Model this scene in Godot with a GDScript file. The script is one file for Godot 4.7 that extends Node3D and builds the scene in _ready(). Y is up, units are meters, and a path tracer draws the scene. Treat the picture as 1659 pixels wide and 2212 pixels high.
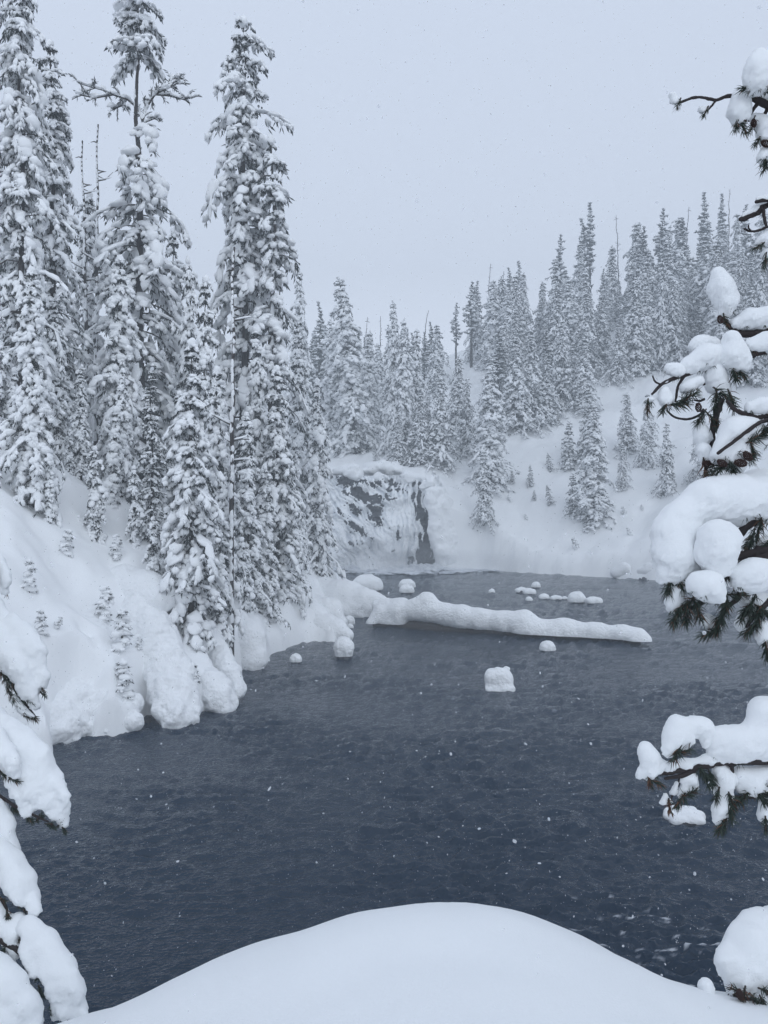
extends Node3D
# A snowbound river below a small waterfall. Metres, y up, water at y = 0, camera looks along -z.

const EYE := Vector3(0.0, 5.6, 0.0)
const F := 1671.0          # focal length in units of a 1659 x 2212 picture
const CU := 829.5
const CV := 1106.0

var rng := RandomNumberGenerator.new()
var nz := FastNoiseLite.new()
var nz2 := FastNoiseLite.new()
var nz3 := FastNoiseLite.new()
var M := {}
var used := {}
var blob_v: Array[PackedVector3Array] = []
var blob_n: Array[PackedVector3Array] = []
var blob_i: Array[PackedInt32Array] = []
var protos := {}

func _ready() -> void:
	setup_view()
	setup_noise()
	setup_materials()
	setup_blobs()
	build_ground()
	build_water()
	build_falls()
	build_banks()
	build_rocks()
	build_trees()
	build_near_pine()
	build_near_fir()
	build_snowfall()

func setup_view() -> void:
	var cam := Camera3D.new()
	cam.name = "camera"
	cam.fov = 67.0
	cam.near = 0.05
	cam.far = 900.0
	cam.position = EYE
	add_child(cam)
	cam.current = true
	var env := Environment.new()
	env.background_mode = Environment.BG_SKY
	var sky := Sky.new()
	var sm := ProceduralSkyMaterial.new()
	sm.sky_top_color = Color(0.635, 0.715, 0.86).linear_to_srgb()
	sm.sky_horizon_color = Color(1.25, 1.36, 1.55).linear_to_srgb()
	sm.sky_curve = 0.15
	sm.ground_bottom_color = Color(0.50, 0.55, 0.67).linear_to_srgb()
	sm.ground_horizon_color = Color(0.60, 0.66, 0.80).linear_to_srgb()
	sm.sun_angle_max = 1.0
	sky.sky_material = sm
	env.sky = sky
	env.tonemap_mode = Environment.TONE_MAPPER_LINEAR
	env.tonemap_exposure = 1.27
	env.sdfgi_enabled = true
	env.ssao_enabled = true
	env.ssil_enabled = true
	# the air is full of falling flakes, which throw light back the way it came
	env.volumetric_fog_enabled = true
	env.volumetric_fog_density = 0.0050
	env.volumetric_fog_albedo = Color(0.93, 0.965, 1.0)
	env.volumetric_fog_anisotropy = -0.5
	var we := WorldEnvironment.new()
	we.name = "environment"
	we.environment = env
	add_child(we)
	var sun := DirectionalLight3D.new()
	sun.name = "sun"
	sun.light_energy = 0.27
	sun.light_color = Color(0.95, 0.98, 1.0)
	sun.light_angular_distance = 60.0
	sun.shadow_enabled = true
	sun.sky_mode = DirectionalLight3D.SKY_MODE_LIGHT_ONLY
	sun.rotation_degrees = Vector3(-30.0, 18.0, 0.0)
	add_child(sun)

func setup_noise() -> void:
	rng.seed = 4117
	nz.seed = 11
	nz.noise_type = FastNoiseLite.TYPE_SIMPLEX_SMOOTH
	nz.frequency = 1.0
	nz.fractal_type = FastNoiseLite.FRACTAL_NONE
	nz2.seed = 29
	nz2.noise_type = FastNoiseLite.TYPE_SIMPLEX_SMOOTH
	nz2.frequency = 1.0
	nz2.fractal_type = FastNoiseLite.FRACTAL_FBM
	nz2.fractal_octaves = 3
	nz3.seed = 71
	nz3.noise_type = FastNoiseLite.TYPE_SIMPLEX_SMOOTH
	nz3.frequency = 1.0
	nz3.fractal_type = FastNoiseLite.FRACTAL_RIDGED
	nz3.fractal_octaves = 3

# ---------------------------------------------------------------- small helpers

func at(u: float, v: float, d: float) -> Vector3:
	return Vector3((u - CU) / F * d, EYE.y - (v - CV) / F * d, -d)

func on_water(u: float, v: float) -> Vector3:
	return at(u, v, EYE.y * F / (v - CV))

func rr(a: float, b: float) -> float:
	return rng.randf_range(a, b)

func numbered(called: String) -> String:
	var n: int = used.get(called, 0)
	used[called] = n + 1
	return called if n == 0 else "%s_%03d" % [called, n]

func tag(o: Node, label: String, category: String = "", group: String = "", kind: String = "") -> void:
	if label != "":
		o.set_meta("label", label)
	if category != "":
		o.set_meta("category", category)
	if group != "":
		o.set_meta("group", group)
	if kind != "":
		o.set_meta("kind", kind)

func base(called: String, where: Vector3, label: String, category: String, group: String = "") -> Node3D:
	var o := Node3D.new()
	o.name = numbered(called)
	o.position = where
	add_child(o)
	tag(o, label, category, group)
	return o

func put(called: String, mesh: Mesh, mat: Material, parent: Node3D = null) -> MeshInstance3D:
	var o := MeshInstance3D.new()
	o.mesh = mesh
	o.material_override = mat
	if parent == null:
		o.name = numbered(called)
		add_child(o)
	else:
		o.name = called
		parent.add_child(o, true)
	return o

class MB:
	var v := PackedVector3Array()
	var n := PackedVector3Array()
	var c := PackedColorArray()
	var i := PackedInt32Array()
	func mesh() -> ArrayMesh:
		var a := []
		a.resize(Mesh.ARRAY_MAX)
		a[Mesh.ARRAY_VERTEX] = v
		a[Mesh.ARRAY_NORMAL] = n
		if c.size() == v.size():
			a[Mesh.ARRAY_COLOR] = c
		a[Mesh.ARRAY_INDEX] = i
		var m := ArrayMesh.new()
		m.add_surface_from_arrays(Mesh.PRIMITIVE_TRIANGLES, a)
		return m
	func tri(a: int, b: int, d: int) -> void:   # a, b, d counter-clockwise from outside
		i.append(a)
		i.append(d)
		i.append(b)
	func smooth_normals() -> void:
		n.resize(v.size())
		n.fill(Vector3.ZERO)
		for k in range(0, i.size(), 3):
			var a := i[k]
			var b := i[k + 2]
			var d := i[k + 1]
			var f := (v[b] - v[a]).cross(v[d] - v[a])
			n[a] += f
			n[b] += f
			n[d] += f
		for k in n.size():
			n[k] = n[k].normalized()

func shift(mb: MB, by: Vector3) -> void:
	mb.v = Transform3D(Basis.IDENTITY, by) * mb.v

# a tapered round bar through points
func tube(mb: MB, pts: PackedVector3Array, r: PackedFloat32Array, sides: int) -> void:
	var b0 := mb.v.size()
	var np := pts.size()
	var side := Vector3.ZERO
	for k in np:
		var t: Vector3
		if k == 0:
			t = pts[1] - pts[0]
		elif k == np - 1:
			t = pts[k] - pts[k - 1]
		else:
			t = pts[k + 1] - pts[k - 1]
		t = t.normalized()
		if k == 0:
			side = t.cross(Vector3(0.31, 0.11, 0.94)).normalized() if absf(t.y) > 0.8 else t.cross(Vector3.UP).normalized()
		else:
			side = (side - t * side.dot(t)).normalized()
		var up := side.cross(t)
		for s in sides:
			var a := TAU * s / sides
			var dn := side * cos(a) + up * sin(a)
			mb.v.append(pts[k] + dn * r[k])
			mb.n.append(dn)
	for k in np - 1:
		for s in sides:
			var a := b0 + k * sides + s
			var b := b0 + k * sides + (s + 1) % sides
			var cc := a + sides
			var dd := b + sides
			mb.tri(a, cc, b)
			mb.tri(b, cc, dd)
	var e := mb.v.size()
	mb.v.append(pts[np - 1] + (pts[np - 1] - pts[np - 2]).normalized() * r[np - 1] * 0.6)
	mb.n.append((pts[np - 1] - pts[np - 2]).normalized())
	for s in sides:
		mb.tri(e - sides + s, e, e - sides + (s + 1) % sides)

# ---------------------------------------------------------------- materials

func noise_tex(freq: float, octaves: int, as_normal: bool, strength: float, side: int, sd: int, kind: int = FastNoiseLite.TYPE_SIMPLEX_SMOOTH) -> NoiseTexture2D:
	var f := FastNoiseLite.new()
	f.seed = sd
	f.noise_type = kind
	f.frequency = freq
	f.fractal_octaves = octaves
	var t := NoiseTexture2D.new()
	t.width = side
	t.height = side
	t.seamless = true
	t.as_normal_map = as_normal
	t.bump_strength = strength
	t.noise = f
	return t

func mat(called: String, c: Color, rough: float, spec: float = 0.3) -> StandardMaterial3D:
	var m := StandardMaterial3D.new()
	m.resource_name = called
	m.albedo_color = c.linear_to_srgb()
	m.roughness = rough
	m.metallic_specular = spec
	M[called] = m
	return m

func grained(m: StandardMaterial3D, scale: float, tex: Texture2D, strength: float) -> void:
	m.normal_enabled = true
	m.normal_texture = tex
	m.normal_scale = strength
	m.uv1_triplanar = true
	m.uv1_world_triplanar = true
	m.uv1_scale = Vector3.ONE * scale

func setup_materials() -> void:
	var fine := noise_tex(0.03, 5, true, 6.0, 512, 3)
	var crust := noise_tex(0.018, 5, true, 9.0, 512, 8)
	var s := mat("snow", Color(0.91, 0.92, 0.928), 0.92, 0.2)
	grained(s, 0.9, fine, 0.35)
	var sc := mat("crusted_snow", Color(0.90, 0.91, 0.92), 0.92, 0.2)
	grained(sc, 0.8, crust, 1.5)
	var sn := mat("near_snow", Color(0.88, 0.895, 0.905), 0.92, 0.2)
	grained(sn, 5.0, fine, 0.6)
	mat("tree_snow", Color(0.90, 0.91, 0.92), 0.95, 0.15)
	var b := mat("bark", Color(0.055, 0.048, 0.046), 0.9, 0.2)
	grained(b, 2.0, crust, 1.0)
	var bn := mat("near_bark", Color(0.045, 0.038, 0.038), 0.9, 0.2)
	grained(bn, 14.0, crust, 1.0)
	mat("grey_wood", Color(0.16, 0.155, 0.16), 0.9, 0.2)
	var nd := mat("needles", Color.WHITE, 0.7, 0.25)
	nd.vertex_color_use_as_albedo = true
	var cone := mat("cone", Color(0.055, 0.034, 0.03), 0.8, 0.2)
	cone.vertex_color_use_as_albedo = false
	var rock := mat("rock", Color(0.05, 0.053, 0.06), 0.75, 0.35)
	grained(rock, 0.6, crust, 1.0)
	var w := mat("water", Color(0.012, 0.021, 0.040), 0.07, 0.34)
	w.vertex_color_use_as_albedo = true
	w.albedo_color = Color.WHITE
	var rip := noise_tex(0.02, 4, true, 8.0, 512, 21)
	w.normal_enabled = true
	w.normal_texture = rip
	w.normal_scale = 1.3
	w.uv1_triplanar = true
	w.uv1_world_triplanar = true
	w.uv1_scale = Vector3(0.8, 0.8, 1.3)
	var fm := mat("white_water", Color(0.80, 0.83, 0.86), 0.9, 0.2)
	grained(fm, 0.7, crust, 0.25)
	var fl := mat("flake", Color(0.9, 0.92, 0.95), 0.9, 0.1)
	fl.transparency = BaseMaterial3D.TRANSPARENCY_ALPHA
	fl.albedo_color.a = 0.38

# ---------------------------------------------------------------- lumps of snow for the trees

func setup_blobs() -> void:
	var p := PackedVector3Array()
	var g := (1.0 + sqrt(5.0)) / 2.0
	for a in [-1.0, 1.0]:
		for b in [-g, g]:
			p.append(Vector3(a, b, 0).normalized())
			p.append(Vector3(0, a, b).normalized())
			p.append(Vector3(b, 0, a).normalized())
	var tris: Array = []
	for a in 12:
		for b in range(a + 1, 12):
			for c in range(b + 1, 12):
				if p[a].distance_to(p[b]) < 1.1 and p[b].distance_to(p[c]) < 1.1 and p[a].distance_to(p[c]) < 1.1:
					if (p[b] - p[a]).cross(p[c] - p[a]).dot(p[a]) > 0.0:
						tris.append([a, b, c])
					else:
						tris.append([a, c, b])
	var mid := {}
	var fine: Array = []
	for t in tris:
		var e: Array = []
		for k in 3:
			var a: int = t[k]
			var b: int = t[(k + 1) % 3]
			var key := Vector2i(mini(a, b), maxi(a, b))
			if not mid.has(key):
				mid[key] = p.size()
				p.append((p[a] + p[b]).normalized())
			e.append(mid[key])
		fine.append_array([[t[0], e[0], e[2]], [t[1], e[1], e[0]], [t[2], e[2], e[1]], [e[0], e[1], e[2]]])
	for k in 28:
		# the first 14 are large lumps, the rest small ones of 20 faces
		var mb := MB.new()
		for q in (p if k < 14 else p.slice(0, 12)):
			var r := 1.0 + 0.34 * nz.get_noise_3d(q.x * 1.1 + k * 17.0, q.y * 1.1, q.z * 1.1) + 0.12 * nz.get_noise_3d(q.x * 2.6, q.y * 2.6 + k * 9.0, q.z * 2.6)
			var w := q * r
			if w.y < 0.0:
				w.y *= 0.6
			mb.v.append(w)
		for t in (fine if k < 14 else tris):
			mb.tri(t[0], t[1], t[2])
		mb.smooth_normals()
		blob_v.append(mb.v)
		blob_n.append(mb.n)
		blob_i.append(mb.i)

func blob(mb: MB, xf: Transform3D, small := false) -> void:
	var k := rng.randi() % 14 + (14 if small else 0)
	var b0 := mb.v.size()
	mb.v.append_array(xf * blob_v[k])
	var nb := xf.basis.inverse().transposed()
	var nn := Transform3D(nb, Vector3.ZERO) * blob_n[k]
	for j in nn.size():
		nn[j] = nn[j].normalized()
	mb.n.append_array(nn)
	var ii := blob_i[k].duplicate()
	for j in ii.size():
		ii[j] += b0
	mb.i.append_array(ii)

# basis whose x runs along dir and whose y is as upright as it can be, columns scaled
func along(dir: Vector3, sx: float, sy: float, sz: float) -> Basis:
	var x := dir.normalized()
	var z := x.cross(Vector3.UP)
	if z.length() < 0.05:
		z = Vector3(0.2, 0, 1)
	z = z.normalized()
	var y := z.cross(x).normalized()
	return Basis(x * sx, y * sy, z * sz)

# ---------------------------------------------------------------- smooth joined lumps: distance field and surface nets

# prims: [a, b, ra, rb]; all joined with a smooth minimum of width k, wobbled by noise
func lumps(prims: Array, cell: float, k: float, amp: float, freq: float, floor_y: float = -1e9, squash: float = 1.0) -> MB:
	var lo := Vector3.ONE * 1e9
	var hi := Vector3.ONE * -1e9
	for p in prims:
		var r: float = maxf(p[2], p[3])
		for q in 2:
			var c: Vector3 = p[q]
			lo = lo.min(c - Vector3.ONE * r)
			hi = hi.max(c + Vector3.ONE * r)
	var pad := k * 0.3 + amp + cell * 2.5
	lo -= Vector3.ONE * pad
	hi += Vector3.ONE * pad
	if floor_y > lo.y:
		lo.y = floor_y
	var nx := int((hi.x - lo.x) / cell) + 2
	var ny := int((hi.y - lo.y) / cell) + 2
	var nzz := int((hi.z - lo.z) / cell) + 2
	var fld := PackedFloat32Array()
	fld.resize(nx * ny * nzz)
	fld.fill(1e3)
	var sxy := nx * ny
	var reach := k + cell * 3.0 + amp
	for p in prims:
		var a: Vector3 = p[0]
		var b: Vector3 = p[1]
		var ra: float = p[2]
		var rb: float = p[3]
		var ab := b - a
		var l2 := maxf(ab.length_squared(), 1e-9)
		var rm := maxf(ra, rb) + reach
		var l := a.min(b) - Vector3.ONE * rm
		var h := a.max(b) + Vector3.ONE * rm
		var x0 := maxi(0, int((l.x - lo.x) / cell))
		var x1 := mini(nx - 1, int((h.x - lo.x) / cell) + 1)
		var y0 := maxi(0, int((l.y - lo.y) / cell))
		var y1 := mini(ny - 1, int((h.y - lo.y) / cell) + 1)
		var z0 := maxi(0, int((l.z - lo.z) / cell))
		var z1 := mini(nzz - 1, int((h.z - lo.z) / cell) + 1)
		for iz in range(z0, z1 + 1):
			var qz := lo.z + iz * cell - a.z
			for iy in range(y0, y1 + 1):
				var qy := lo.y + iy * cell - a.y
				var row := iz * sxy + iy * nx
				var part := qy * ab.y + qz * ab.z
				for ix in range(x0, x1 + 1):
					var qx := lo.x + ix * cell - a.x
					var t := clampf((qx * ab.x + part) / l2, 0.0, 1.0)
					var dx := qx - ab.x * t
					var dy := qy - ab.y * t
					var dz := qz - ab.z * t
					var d := sqrt(dx * dx + dy * dy * squash + dz * dz) - ra - (rb - ra) * t
					var f := fld[row + ix]
					var w := k - absf(f - d)
					if w > 0.0:
						fld[row + ix] = minf(f, d) - w * w * 0.25 / k
					elif d < f:
						fld[row + ix] = d
	if amp > 0.0:
		var band := cell * 2.0 + amp
		var at_i := 0
		for iz in nzz:
			for iy in ny:
				for ix in nx:
					if absf(fld[at_i]) < band:
						fld[at_i] += amp * nz2.get_noise_3d((lo.x + ix * cell) * freq, (lo.y + iy * cell) * freq, (lo.z + iz * cell) * freq)
					at_i += 1
	return nets(fld, nx, ny, nzz, lo, cell)

func nets(fld: PackedFloat32Array, nx: int, ny: int, nzz: int, lo: Vector3, cell: float) -> MB:
	var mb := MB.new()
	var sxy := nx * ny
	var idx := PackedInt32Array()
	idx.resize(fld.size())
	idx.fill(-1)
	for iz in nzz - 1:
		for iy in ny - 1:
			var row := iz * sxy + iy * nx
			for ix in nx - 1:
				var o := row + ix
				var f0 := fld[o]
				if f0 > cell * 3.0 or f0 < -cell * 3.0:
					continue
				var f1 := fld[o + 1]
				var f2 := fld[o + nx]
				var f3 := fld[o + nx + 1]
				var f4 := fld[o + sxy]
				var f5 := fld[o + sxy + 1]
				var f6 := fld[o + sxy + nx]
				var f7 := fld[o + sxy + nx + 1]
				var neg := int(f0 < 0.0) + int(f1 < 0.0) + int(f2 < 0.0) + int(f3 < 0.0) + int(f4 < 0.0) + int(f5 < 0.0) + int(f6 < 0.0) + int(f7 < 0.0)
				if neg == 0 or neg == 8:
					continue
				# the surface point nearest the cell's middle, from the mean value and gradient
				var gx := ((f1 + f3 + f5 + f7) - (f0 + f2 + f4 + f6)) * 0.25
				var gy := ((f2 + f3 + f6 + f7) - (f0 + f1 + f4 + f5)) * 0.25
				var gz := ((f4 + f5 + f6 + f7) - (f0 + f1 + f2 + f3)) * 0.25
				var g := Vector3(gx, gy, gz)
				var mean := (f0 + f1 + f2 + f3 + f4 + f5 + f6 + f7) * 0.125
				var off := g * (-mean / maxf(g.length_squared(), 1e-12))
				off = off.clamp(Vector3.ONE * -0.5, Vector3.ONE * 0.5)
				idx[o] = mb.v.size()
				mb.v.append(lo + (Vector3(ix, iy, iz) + Vector3.ONE * 0.5 + off) * cell)
				mb.n.append(g.normalized())
	for iz in range(1, nzz - 1):
		for iy in range(1, ny - 1):
			var row := iz * sxy + iy * nx
			for ix in range(1, nx - 1):
				var o := row + ix
				var i0 := idx[o]
				if i0 < 0:
					continue
				var s := fld[o] < 0.0
				if s != (fld[o + 1] < 0.0):
					quad(mb, i0, idx[o - nx], idx[o - nx - sxy], idx[o - sxy], s)
				if s != (fld[o + nx] < 0.0):
					quad(mb, i0, idx[o - sxy], idx[o - sxy - 1], idx[o - 1], s)
				if s != (fld[o + sxy] < 0.0):
					quad(mb, i0, idx[o - 1], idx[o - 1 - nx], idx[o - nx], s)
	return mb

func quad(mb: MB, a: int, b: int, c: int, d: int, s: bool) -> void:
	if b < 0 or c < 0 or d < 0:
		return
	if s:
		mb.tri(a, b, c)
		mb.tri(a, c, d)
	else:
		mb.tri(a, c, b)
		mb.tri(a, d, c)

# chains of [u, v, radius in picture units, distance] turned into primitives
func chains(list: Array, prims: Array = []) -> Array:
	for ch in list:
		var pts: Array = []
		for q in ch:
			pts.append([at(q[0], q[1], q[3]), q[2] / F * q[3]])
		if pts.size() == 1:
			prims.append([pts[0][0], pts[0][0] + Vector3(0.001, 0, 0), pts[0][1], pts[0][1]])
		for k in pts.size() - 1:
			prims.append([pts[k][0], pts[k + 1][0], pts[k][1], pts[k + 1][1]])
	return prims

# ---------------------------------------------------------------- the ground: a smooth sheet through known heights, cut off in rounded lips at the water

var shore := PackedVector2Array()   # x and distance, round the water
var base_h := PackedFloat32Array()
const GX0 := -110.0
const GD0 := -4.0
const GS := 2.0
const GNX := 116
const GND := 122

func shore_point(u: float, v: float) -> void:
	var p := on_water(u, v)
	shore.append(Vector2(p.x, -p.z))

func setup_heights() -> void:
	shore.append(Vector2(-9.5, 5.0))
	shore.append(Vector2(-11.5, 12.0))
	shore.append(Vector2(-10.5, 17.0))
	for p in [[120.0, 1612.0], [205.0, 1598.0], [300.0, 1562.0], [395.0, 1552.0], [470.0, 1520.0], [520.0, 1455.0], [600.0, 1408.0], [650.0, 1390.0], [720.0, 1388.0], [700.0, 1345.0], [765.0, 1300.0], [740.0, 1266.0]]:
		shore_point(p[0], p[1])
	shore.append(Vector2(-6.4, 64.0))
	shore.append(Vector2(-7.5, 77.0))
	shore.append(Vector2(4.4, 77.6))
	shore.append(Vector2(4.9, 73.6))
	for p in [[1030.0, 1233.0], [1100.0, 1237.0], [1200.0, 1243.0], [1320.0, 1249.0], [1420.0, 1256.0], [1560.0, 1268.0], [1720.0, 1296.0]]:
		shore_point(p[0], p[1])
	shore.append(Vector2(34.0, 40.0))
	shore.append(Vector2(36.0, 20.0))
	shore.append(Vector2(30.0, 4.0))

func shore_distance(x: float, d: float) -> float:
	var p := Vector2(x, d)
	var best := 1e9
	var inside := false
	var n := shore.size()
	var b := shore[n - 1]
	for k in n:
		var a := b
		b = shore[k]
		var ab := b - a
		var t := clampf((p - a).dot(ab) / ab.length_squared(), 0.0, 1.0)
		best = minf(best, p.distance_squared_to(a + ab * t))
		if (a.y > d) != (b.y > d) and x < (b.x - a.x) * (d - a.y) / (b.y - a.y) + a.x:
			inside = not inside
	return -sqrt(best) if inside else sqrt(best)

func fit_heights() -> void:
	var P: Array[Vector3] = []   # x, distance, height
	for q in [
		# left bank, beside the water and up the slope
		[-8.0, 19.8, 2.0], [-10.0, 18.6, 2.2], [-5.4, 21.6, 1.2], [-4.5, 26.5, 0.7], [-2.8, 34.0, 0.8], [-1.5, 37.0, 0.9], [-0.9, 44.0, 0.8], [-3.2, 50.0, 1.2], [-7.0, 64.0, 1.6],
		[-8.0, 22.3, 2.6], [-6.9, 24.4, 3.3], [-8.7, 24.4, 4.6], [-10.4, 24.2, 6.0], [-12.0, 24.0, 7.3], [-13.0, 20.0, 6.3], [-15.0, 24.0, 9.2], [-8.0, 31.0, 4.6], [-10.5, 31.0, 6.6], [-14.0, 31.0, 9.2],
		[-6.0, 36.0, 2.6], [-8.5, 42.0, 4.5], [-12.0, 42.0, 7.4], [-18.0, 42.0, 11.5], [-5.5, 48.0, 2.2], [-8.0, 54.0, 3.4], [-14.0, 56.0, 7.5], [-11.0, 66.0, 5.0], [-12.0, 75.0, 9.0], [-22.0, 60.0, 12.0],
		[-26.0, 30.0, 14.0], [-40.0, 25.0, 18.0], [-40.0, 60.0, 19.0], [-14.0, 12.0, 4.0], [-25.0, 8.0, 9.0], [-28.0, 85.0, 15.0], [-45.0, 110.0, 24.0],
		# the shelf above the falls and the valley behind
		[-6.5, 78.5, 9.2], [-3.0, 78.5, 10.2], [0.5, 79.0, 10.5], [4.0, 78.5, 9.6], [-4.5, 83.0, 10.9], [1.0, 84.0, 11.2], [-8.0, 90.0, 12.0], [0.0, 96.0, 13.6], [-1.0, 110.0, 17.0], [-12.0, 120.0, 20.0], [2.0, 140.0, 25.0], [-10.0, 180.0, 38.0], [10.0, 200.0, 46.0],
		# the far hillside
		[5.4, 74.4, 7.4], [7.0, 75.5, 6.8], [9.5, 75.0, 4.4], [11.4, 72.5, 1.6], [15.0, 69.8, 1.4], [19.2, 66.4, 1.5], [22.5, 63.0, 1.8], [26.0, 58.0, 2.0], [33.0, 50.0, 2.5],
		[8.0, 78.5, 6.9], [11.5, 80.0, 9.2], [9.5, 88.0, 13.9], [17.0, 76.5, 7.2], [20.5, 92.0, 17.0], [15.0, 95.0, 17.5], [30.0, 108.0, 25.5], [6.5, 104.0, 20.5], [12.5, 112.0, 26.5], [22.0, 116.0, 28.5], [36.0, 124.0, 36.5], [50.0, 122.0, 38.5], [37.0, 100.0, 24.0], [37.0, 85.0, 16.5], [26.0, 72.0, 7.6], [35.0, 70.0, 10.0],
		[55.0, 108.0, 32.0], [60.0, 80.0, 22.0], [50.0, 60.0, 12.0], [8.0, 122.0, 27.0], [20.0, 140.0, 35.0], [45.0, 160.0, 46.0], [80.0, 130.0, 44.0], [90.0, 60.0, 25.0], [60.0, 30.0, 8.0], [15.0, 160.0, 38.0], [40.0, 210.0, 55.0], [-50.0, 200.0, 45.0]]:
		P.append(Vector3(q[0], q[1], q[2]))
	var n := P.size()
	var m := n + 3
	var A: Array[PackedFloat64Array] = []
	for r in m:
		var row := PackedFloat64Array()
		row.resize(m + 1)
		if r < n:
			for c in n:
				row[c] = kern(P[r].x - P[c].x, P[r].y - P[c].y)
			row[r] += 0.4
			row[n] = 1.0
			row[n + 1] = P[r].x * 0.05
			row[n + 2] = P[r].y * 0.05
			row[m] = P[r].z
		else:
			for c in n:
				row[c] = 1.0 if r == n else P[c].x * 0.05 if r == n + 1 else P[c].y * 0.05
		A.append(row)
	for c in m:
		var best := c
		for r in range(c, m):
			if absf(A[r][c]) > absf(A[best][c]):
				best = r
		var sw := A[c]
		A[c] = A[best]
		A[best] = sw
		for r in range(c + 1, m):
			var f := A[r][c] / A[c][c]
			if f != 0.0:
				for k in range(c, m + 1):
					A[r][k] -= f * A[c][k]
	var X := PackedFloat64Array()
	X.resize(m)
	for r in range(m - 1, -1, -1):
		var s := A[r][m]
		for k in range(r + 1, m):
			s -= A[r][k] * X[k]
		X[r] = s / A[r][r]
	base_h.resize(GNX * GND)
	for gd in GND:
		for gx in GNX:
			var x := GX0 + gx * GS
			var d := GD0 + gd * GS
			var h := X[n] + X[n + 1] * x * 0.05 + X[n + 2] * d * 0.05
			for k in n:
				h += X[k] * kern(x - P[k].x, d - P[k].y)
			base_h[gd * GNX + gx] = h

func kern(x: float, y: float) -> float:
	var r2 := (x * x + y * y) * 0.0025
	return r2 * log(r2 + 1e-9)

func base_height(x: float, d: float) -> float:
	var fx := clampf((x - GX0) / GS, 1.0, GNX - 3.01)
	var fd := clampf((d - GD0) / GS, 1.0, GND - 3.01)
	var ix := int(fx)
	var iy := int(fd)
	var t := fx - ix
	var w0 := (1.0 - t) * (1.0 - t) * (1.0 - t) / 6.0
	var w1 := (3.0 * t * t * t - 6.0 * t * t + 4.0) / 6.0
	var w3 := t * t * t / 6.0
	var w2 := 1.0 - w0 - w1 - w3
	t = fd - iy
	var y0 := (1.0 - t) * (1.0 - t) * (1.0 - t) / 6.0
	var y1 := (3.0 * t * t * t - 6.0 * t * t + 4.0) / 6.0
	var y3 := t * t * t / 6.0
	var y2 := 1.0 - y0 - y1 - y3
	var o := (iy - 1) * GNX + ix - 1
	var h := y0 * (w0 * base_h[o] + w1 * base_h[o + 1] + w2 * base_h[o + 2] + w3 * base_h[o + 3])
	o += GNX
	h += y1 * (w0 * base_h[o] + w1 * base_h[o + 1] + w2 * base_h[o + 2] + w3 * base_h[o + 3])
	o += GNX
	h += y2 * (w0 * base_h[o] + w1 * base_h[o + 1] + w2 * base_h[o + 2] + w3 * base_h[o + 3])
	o += GNX
	h += y3 * (w0 * base_h[o] + w1 * base_h[o + 1] + w2 * base_h[o + 2] + w3 * base_h[o + 3])
	return h

func ground(x: float, d: float) -> float:
	var s := shore_distance(x, d)
	# the water's edge is not a drawn line: it goes in and out with each drift
	if s < 4.0:
		var close := smoothstep(40.0, 24.0, d)
		s += (0.16 + 0.5 * close) * nz.get_noise_2d(x * 0.6 + 7.0, d * 0.6) + 0.2 * close * nz.get_noise_2d(x * 1.5, d * 1.5)
	if s < 0.0:
		return maxf(-1.3, s * 3.0)
	var bumps := 0.55 * nz.get_noise_2d(x * 0.16, d * 0.16) + 0.26 * nz.get_noise_2d(x * 0.42 + 30.0, d * 0.42) + 0.07 * nz.get_noise_2d(x * 1.3, d * 1.3)
	var h := base_height(x, d) + bumps * clampf(s * 0.4, 0.0, 1.0)
	var steep := 1.7
	if d > 50.0 and x > 7.0:
		steep = 1.7
	if d > 66.0 and x < 15.0:
		steep = lerpf(8.0, 1.7, smoothstep(5.0, 15.0, x))
	var lip := lerpf(0.8, 1.1, smoothstep(45.0, 25.0, d)) * sqrt(1.0 - pow(1.0 - minf(s / 0.8, 1.0), 2.0)) + maxf(0.0, s - 0.3) * steep
	return minf(maxf(h, 0.25 + minf(s, 1.0) * 0.3), lip)

func ground_normal(x: float, d: float) -> Vector3:
	var e := 0.4
	return Vector3(ground(x - e, d) - ground(x + e, d), 2.0 * e, ground(x, d + e) - ground(x, d - e)).normalized()

func stand(u: float, d: float) -> Vector3:   # the ground under the picture's column u at distance d
	var x := (u - CU) / F * d
	return Vector3(x, ground(x, d), -d)

func seen_ground(u: float, v: float, d0: float, or_crest := false) -> Vector3:   # where a line of sight past d0 first meets the ground, else the skyline under it
	var d := d0
	var best := Vector3.INF
	var steepest := -9.0
	while d < 135.0:
		var p := at(u, v, d)
		var h := ground(p.x, d)
		if h >= p.y:
			return Vector3(p.x, h, -d)
		if (h - EYE.y) / d > steepest:
			steepest = (h - EYE.y) / d
			best = Vector3(p.x, h, -d)
		d += 0.5
	return best if or_crest else Vector3.INF

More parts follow.
